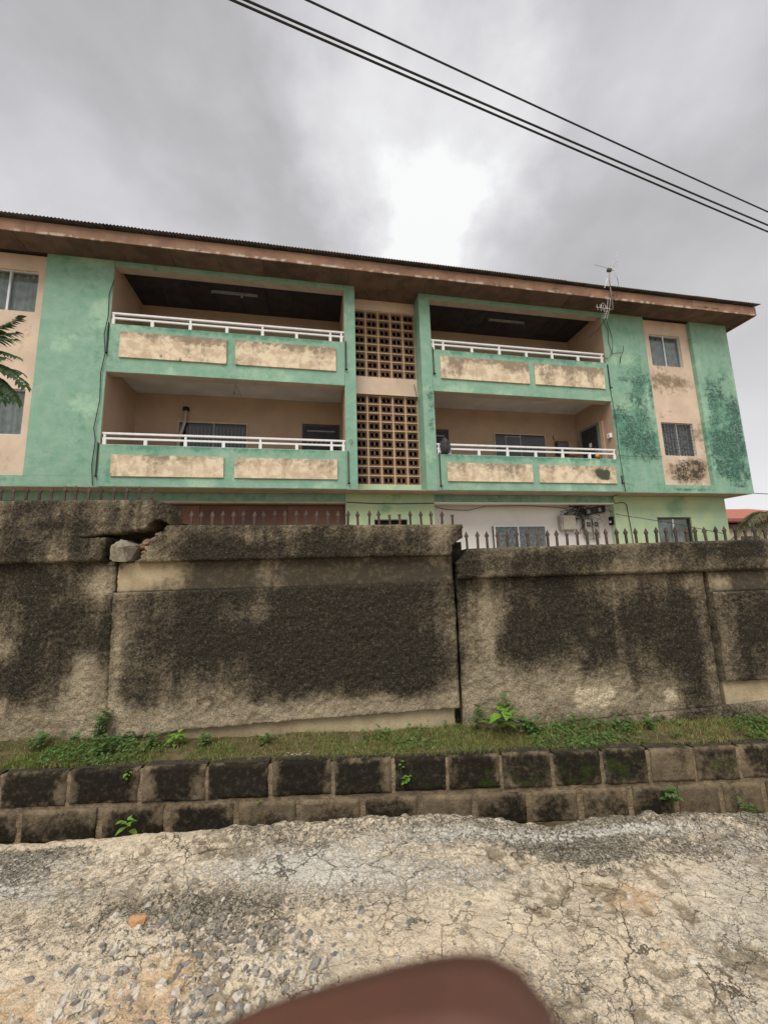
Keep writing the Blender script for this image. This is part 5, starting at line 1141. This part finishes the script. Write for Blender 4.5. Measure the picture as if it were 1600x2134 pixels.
# palm beyond the wall on the right
palm = thing('palm_tree', 'palm with drooping fronds beyond the wall at right edge', 'palm', (11.55, 11.4, .8))
MB().tube([(0, 0, -.05), (.03, 0, 1.0), (.0, .02, 2.0)], .16, 10, .12).build('trunk', BARK, palm, True)
rr = random.Random(4)
for i in range(18):
    pf = MB(); a = i * 2.4; el_ = rr.uniform(-.1, 1.0); L_ = rr.uniform(1.1, 1.6); pts = []
    for k in range(9):
        t_ = k / 8; pts.append(Vector((cos(a) * cos(el_) * L_ * t_, sin(a) * cos(el_) * L_ * t_, 1.95 + sin(el_) * L_ * t_ - .75 * L_ * t_ * t_)))
    pf.tube(pts, .014, 4, .004)
    for k in range(26):
        t_ = .12 + .88 * k / 25; j = min(7, int(t_ * 8)); P = pts[j].lerp(pts[j + 1], t_ * 8 - j); tn = (pts[j + 1] - pts[j]).normalized(); sd2 = tn.cross(Vector((0, 0, 1))).normalized()
        for sg in (-1, 1): leaf_faces(pf, P, sd2 * sg + tn * .7 + Vector((0, 0, .25 - .6 * rr.random())), .42 * (1 - .5 * abs(2 * t_ - 1)), .012, .5)
    pf.build('frond', PALMM, palm)

# house far right
hs = thing('house', 'distant low house with red tiled roof behind right end of wall', 'house', (27.5, 27.0, .8), .1)
box('wall', mat('house_wall', (.58, .50, .40), (.5, .42, .34), 1, rough=.85), hs, -5.5, 5.5, -.4, 8, -.05, 2.95); box('frieze', mat('house_frieze', (.10, .06, .05), rough=.8), hs, -5.7, 5.7, -.75, 8.3, 2.955, 3.2)
rfm = mat('red_tile', (.42, .15, .10), (.34, .13, .09), 5, rough=.8, bump=.3, bs=20, spk=.15, spks=18)
rv = [(-6, -1, 3.35), (6, -1, 3.35), (6, 9, 3.35), (-6, 9, 3.35), (-2.5, 4, 4.9), (2.5, 4, 4.9)]
MB().add(rv, [(0, 1, 5, 4), (1, 2, 5), (2, 3, 4, 5), (3, 0, 4), (0, 3, 2, 1)]).build('roof', rfm, hs)
sc_ = MB()
for i in range(60): x = -5.95 + i * .2; sc_.tube([(x, -1.03, 3.33), (x, -.2, 3.6)], .07, 6)
sc_.build('eave_tile', mat('eave_tile', (.24, .08, .07), (.18, .06, .05), 6, rough=.8), hs)
box('window', DFRAME, hs, -3.6, -2.2, -.43, -.401, 1.2, 2.4); box('window', DFRAME, hs, 1.2, 2.6, -.43, -.401, 1.2, 2.4)
wire('cable', [(18, 19, 4.9), (23, 20, 4.75), (30, 21, 4.95)], .02, 'thin cable above the red tiled roof at far right')

# ------------------------------------------------------------------ road stones
def gravel():
    g = random.Random(21); vs_, fs_, tone = [], [], []
    B_ = [(-1.18, 1.75, .16, .16, 150), (-.62, 1.78, .2, .13, 200), (-1.0, 2.0, .25, .08, 90), (-.55, 1.98, .25, .09, 90), (-1.3, 1.6, .25, .1, 60), (-.75, 1.6, .2, .08, 70), (-.3, 1.75, .2, .15, 30), (-1.5, 1.85, .4, .15, 16), (.5, 1.85, .6, .2, 10), (1.3, 1.85, .4, .2, 14)]
    for bx, by, rx, ry, n in B_:
        for i in range(n):
            x, y = g.gauss(bx, rx), g.gauss(by, ry)
            if y < .7 or y > 2.5: continue
            z = float(road_z(np.array([x]), np.array([y]))[0]); r = g.choice((g.uniform(.005, .011), g.uniform(.010, .023))); tn = g.choice((0, 0, .3, .55, .7, 1)); tone += [tn] * 12
            me = [Vector((cos(k * pi / 3 + g.uniform(-.3, .3)) * g.uniform(.75, 1.25), sin(k * pi / 3 + g.uniform(-.3, .3)) * g.uniform(.5, .95), -.3)) for k in range(6)]
            tp = [Vector((p.x * g.uniform(.45, .8) + g.uniform(-.1, .1), p.y * g.uniform(.45, .8), g.uniform(.35, .75))) for p in me]
            el = g.uniform(.8, 1.4); a = g.uniform(0, 6.3); R3 = Matrix.Rotation(a, 3, 'Z') @ Matrix.Rotation(g.uniform(-.4, .4), 3, 'X') @ Matrix.Rotation(g.uniform(-.4, .4), 3, 'Y')
            k = len(vs_)
            for p in me + tp: q = R3 @ (p * r); vs_.append((x + q.x * el, y + q.y, z + q.z * .75 + r * .02))
            for j in range(6): fs_.append((k + j, k + (j + 1) % 6, k + 6 + (j + 1) % 6, k + 6 + j))
            fs_.append(tuple(k + 6 + j for j in range(6)))
    o = obj('gravel', vs_, fs_, CHIP, attrs={'tone': tone}); tag(o, 'loose grey angular stone chips scattered on the sandy road', 'gravel', kind='stuff')
gravel()
o = rock('stone', .033, 5, mat('orange_stone', (.50, .29, .14), (.40, .22, .11), 20, rough=.9, bump=.5, bs=60), None, 2, .2, (1.25, .8, .8)); o.location = (-1.21, 2.08, .012); o.rotation_euler = (0, 0, .2); tag(o, 'orange brown stone lying alone on the road at left', 'stone')
for k, (x, y, r, lab) in enumerate([(-.91, 2.45, .016, 'pale rounded pebble in the white patch of road'), (-.72, 1.90, .018, 'white pebble beside the grey gravel chips')]):
    o = rock('pebble', r, 30 + k, PEB, None, 2, .15, (1.3, .9, .7)); o.location = (x, y, float(road_z(np.array([x]), np.array([y]))[0]) + r * .4); tag(o, lab, 'pebble')
pv = MB(); g = random.Random(8)
o = None
vs_, fs_ = [], []
for i in range(46):
    x, y = (g.gauss(-.72, .1), g.uniform(.16, .22)) if i < 26 else (g.uniform(-2, 2.6), g.uniform(.08, .3)); r = g.uniform(.004, .011); z = float(verge_z(np.array([x]), np.array([y]))[0]) + .006
    k = len(vs_); vs_ += [(x - r, y, z), (x, y - r * .8, z + .002), (x + r, y, z), (x, y + r * .8, z), (x + r * .2, y, z + r * .8)]; fs_ += [(k, k + 1, k + 4), (k + 1, k + 2, k + 4), (k + 2, k + 3, k + 4), (k + 3, k, k + 4)]
o = obj('pebbles', vs_, fs_, PEB); o.location = K0; o.rotation_euler = (0, 0, YW); tag(o, 'small pale pebbles strewn on the grass strip', 'pebbles', kind='stuff')

# ------------------------------------------------------------------ photographer's hand: one continuous skin, index fingertip just before the lens
SKIN = mat('skin', (.125, .052, .033), (.10, .043, .029), 60, rough=.5, bump=.15, bs=900, spec=.35)
SKIN.node_tree.nodes['Principled BSDF'].inputs['Subsurface Weight'].default_value = .0
C0 = Vector((0, 0, CZ))
def cw(x, y, z): return C0 + RT * x + UP * y + FW * z
J = {}; Vh = []; Eh = []; Rh = []
def node(p, r, par=None):
    Vh.append(cw(*p)); Rh.append(r)
    if par is not None: Eh.append((par, len(Vh) - 1))
    return len(Vh) - 1
wrist = node((-.055, -.215, .015), .027)
palm_ = node((-.055, -.165, .025), .030, wrist); 
arm1 = node((-.03, -.33, -.02), .030, wrist); arm2 = node((.03, -.46, -.07), .036, arm1)
k1 = node((-.058, -.128, .033), .0135, palm_); a_ = node((-.047, -.088, .036), .0105, k1); a2 = node((-.0148, -.0581, .033), .0104, a_); a3 = node((.0042, -.0477, .0285), .0109, a2); a4 = node((.0164, -.0446, .0262), .0119, a3)
for (mx, my_, mz), L_ in (((-.044, -.138, .048), 1.), ((-.032, -.148, .055), .95), ((-.02, -.162, .056), .8)):
    q = node((mx, my_, mz), .0125, palm_); q1 = node((mx + .022 * L_, my_ + .030 * L_, mz + .022), .0098, q); q2 = node((mx + .05 * L_, my_ + .014 * L_, mz + .020), .0088, q1); q3 = node((mx + .062 * L_, my_ - .004 * L_, mz + .006), .0075, q2)
q = node((-.085, -.165, .0), .014, palm_); q1 = node((-.087, -.128, -.014), .0115, q); q2 = node((-.07, -.10, -.02), .0105, q1); q3 = node((-.058, -.086, -.019), .0085, q2)
me = bpy.data.meshes.new('hand'); me.from_pydata([tuple(v) for v in Vh], Eh, []); me.materials.append(SKIN)
hand = link(bpy.data.objects.new('hand', me))
hand.modifiers.new('skin', 'SKIN'); 
for i, sv_ in enumerate(me.skin_vertices[0].data): sv_.radius = (Rh[i], Rh[i]); sv_.use_root = (i == 0)
sb = hand.modifiers.new('sub', 'SUBSURF'); sb.levels = 2; sb.render_levels = 2
tag(hand, 'out of focus brown fingertip poking up at the bottom of the view', 'hand')
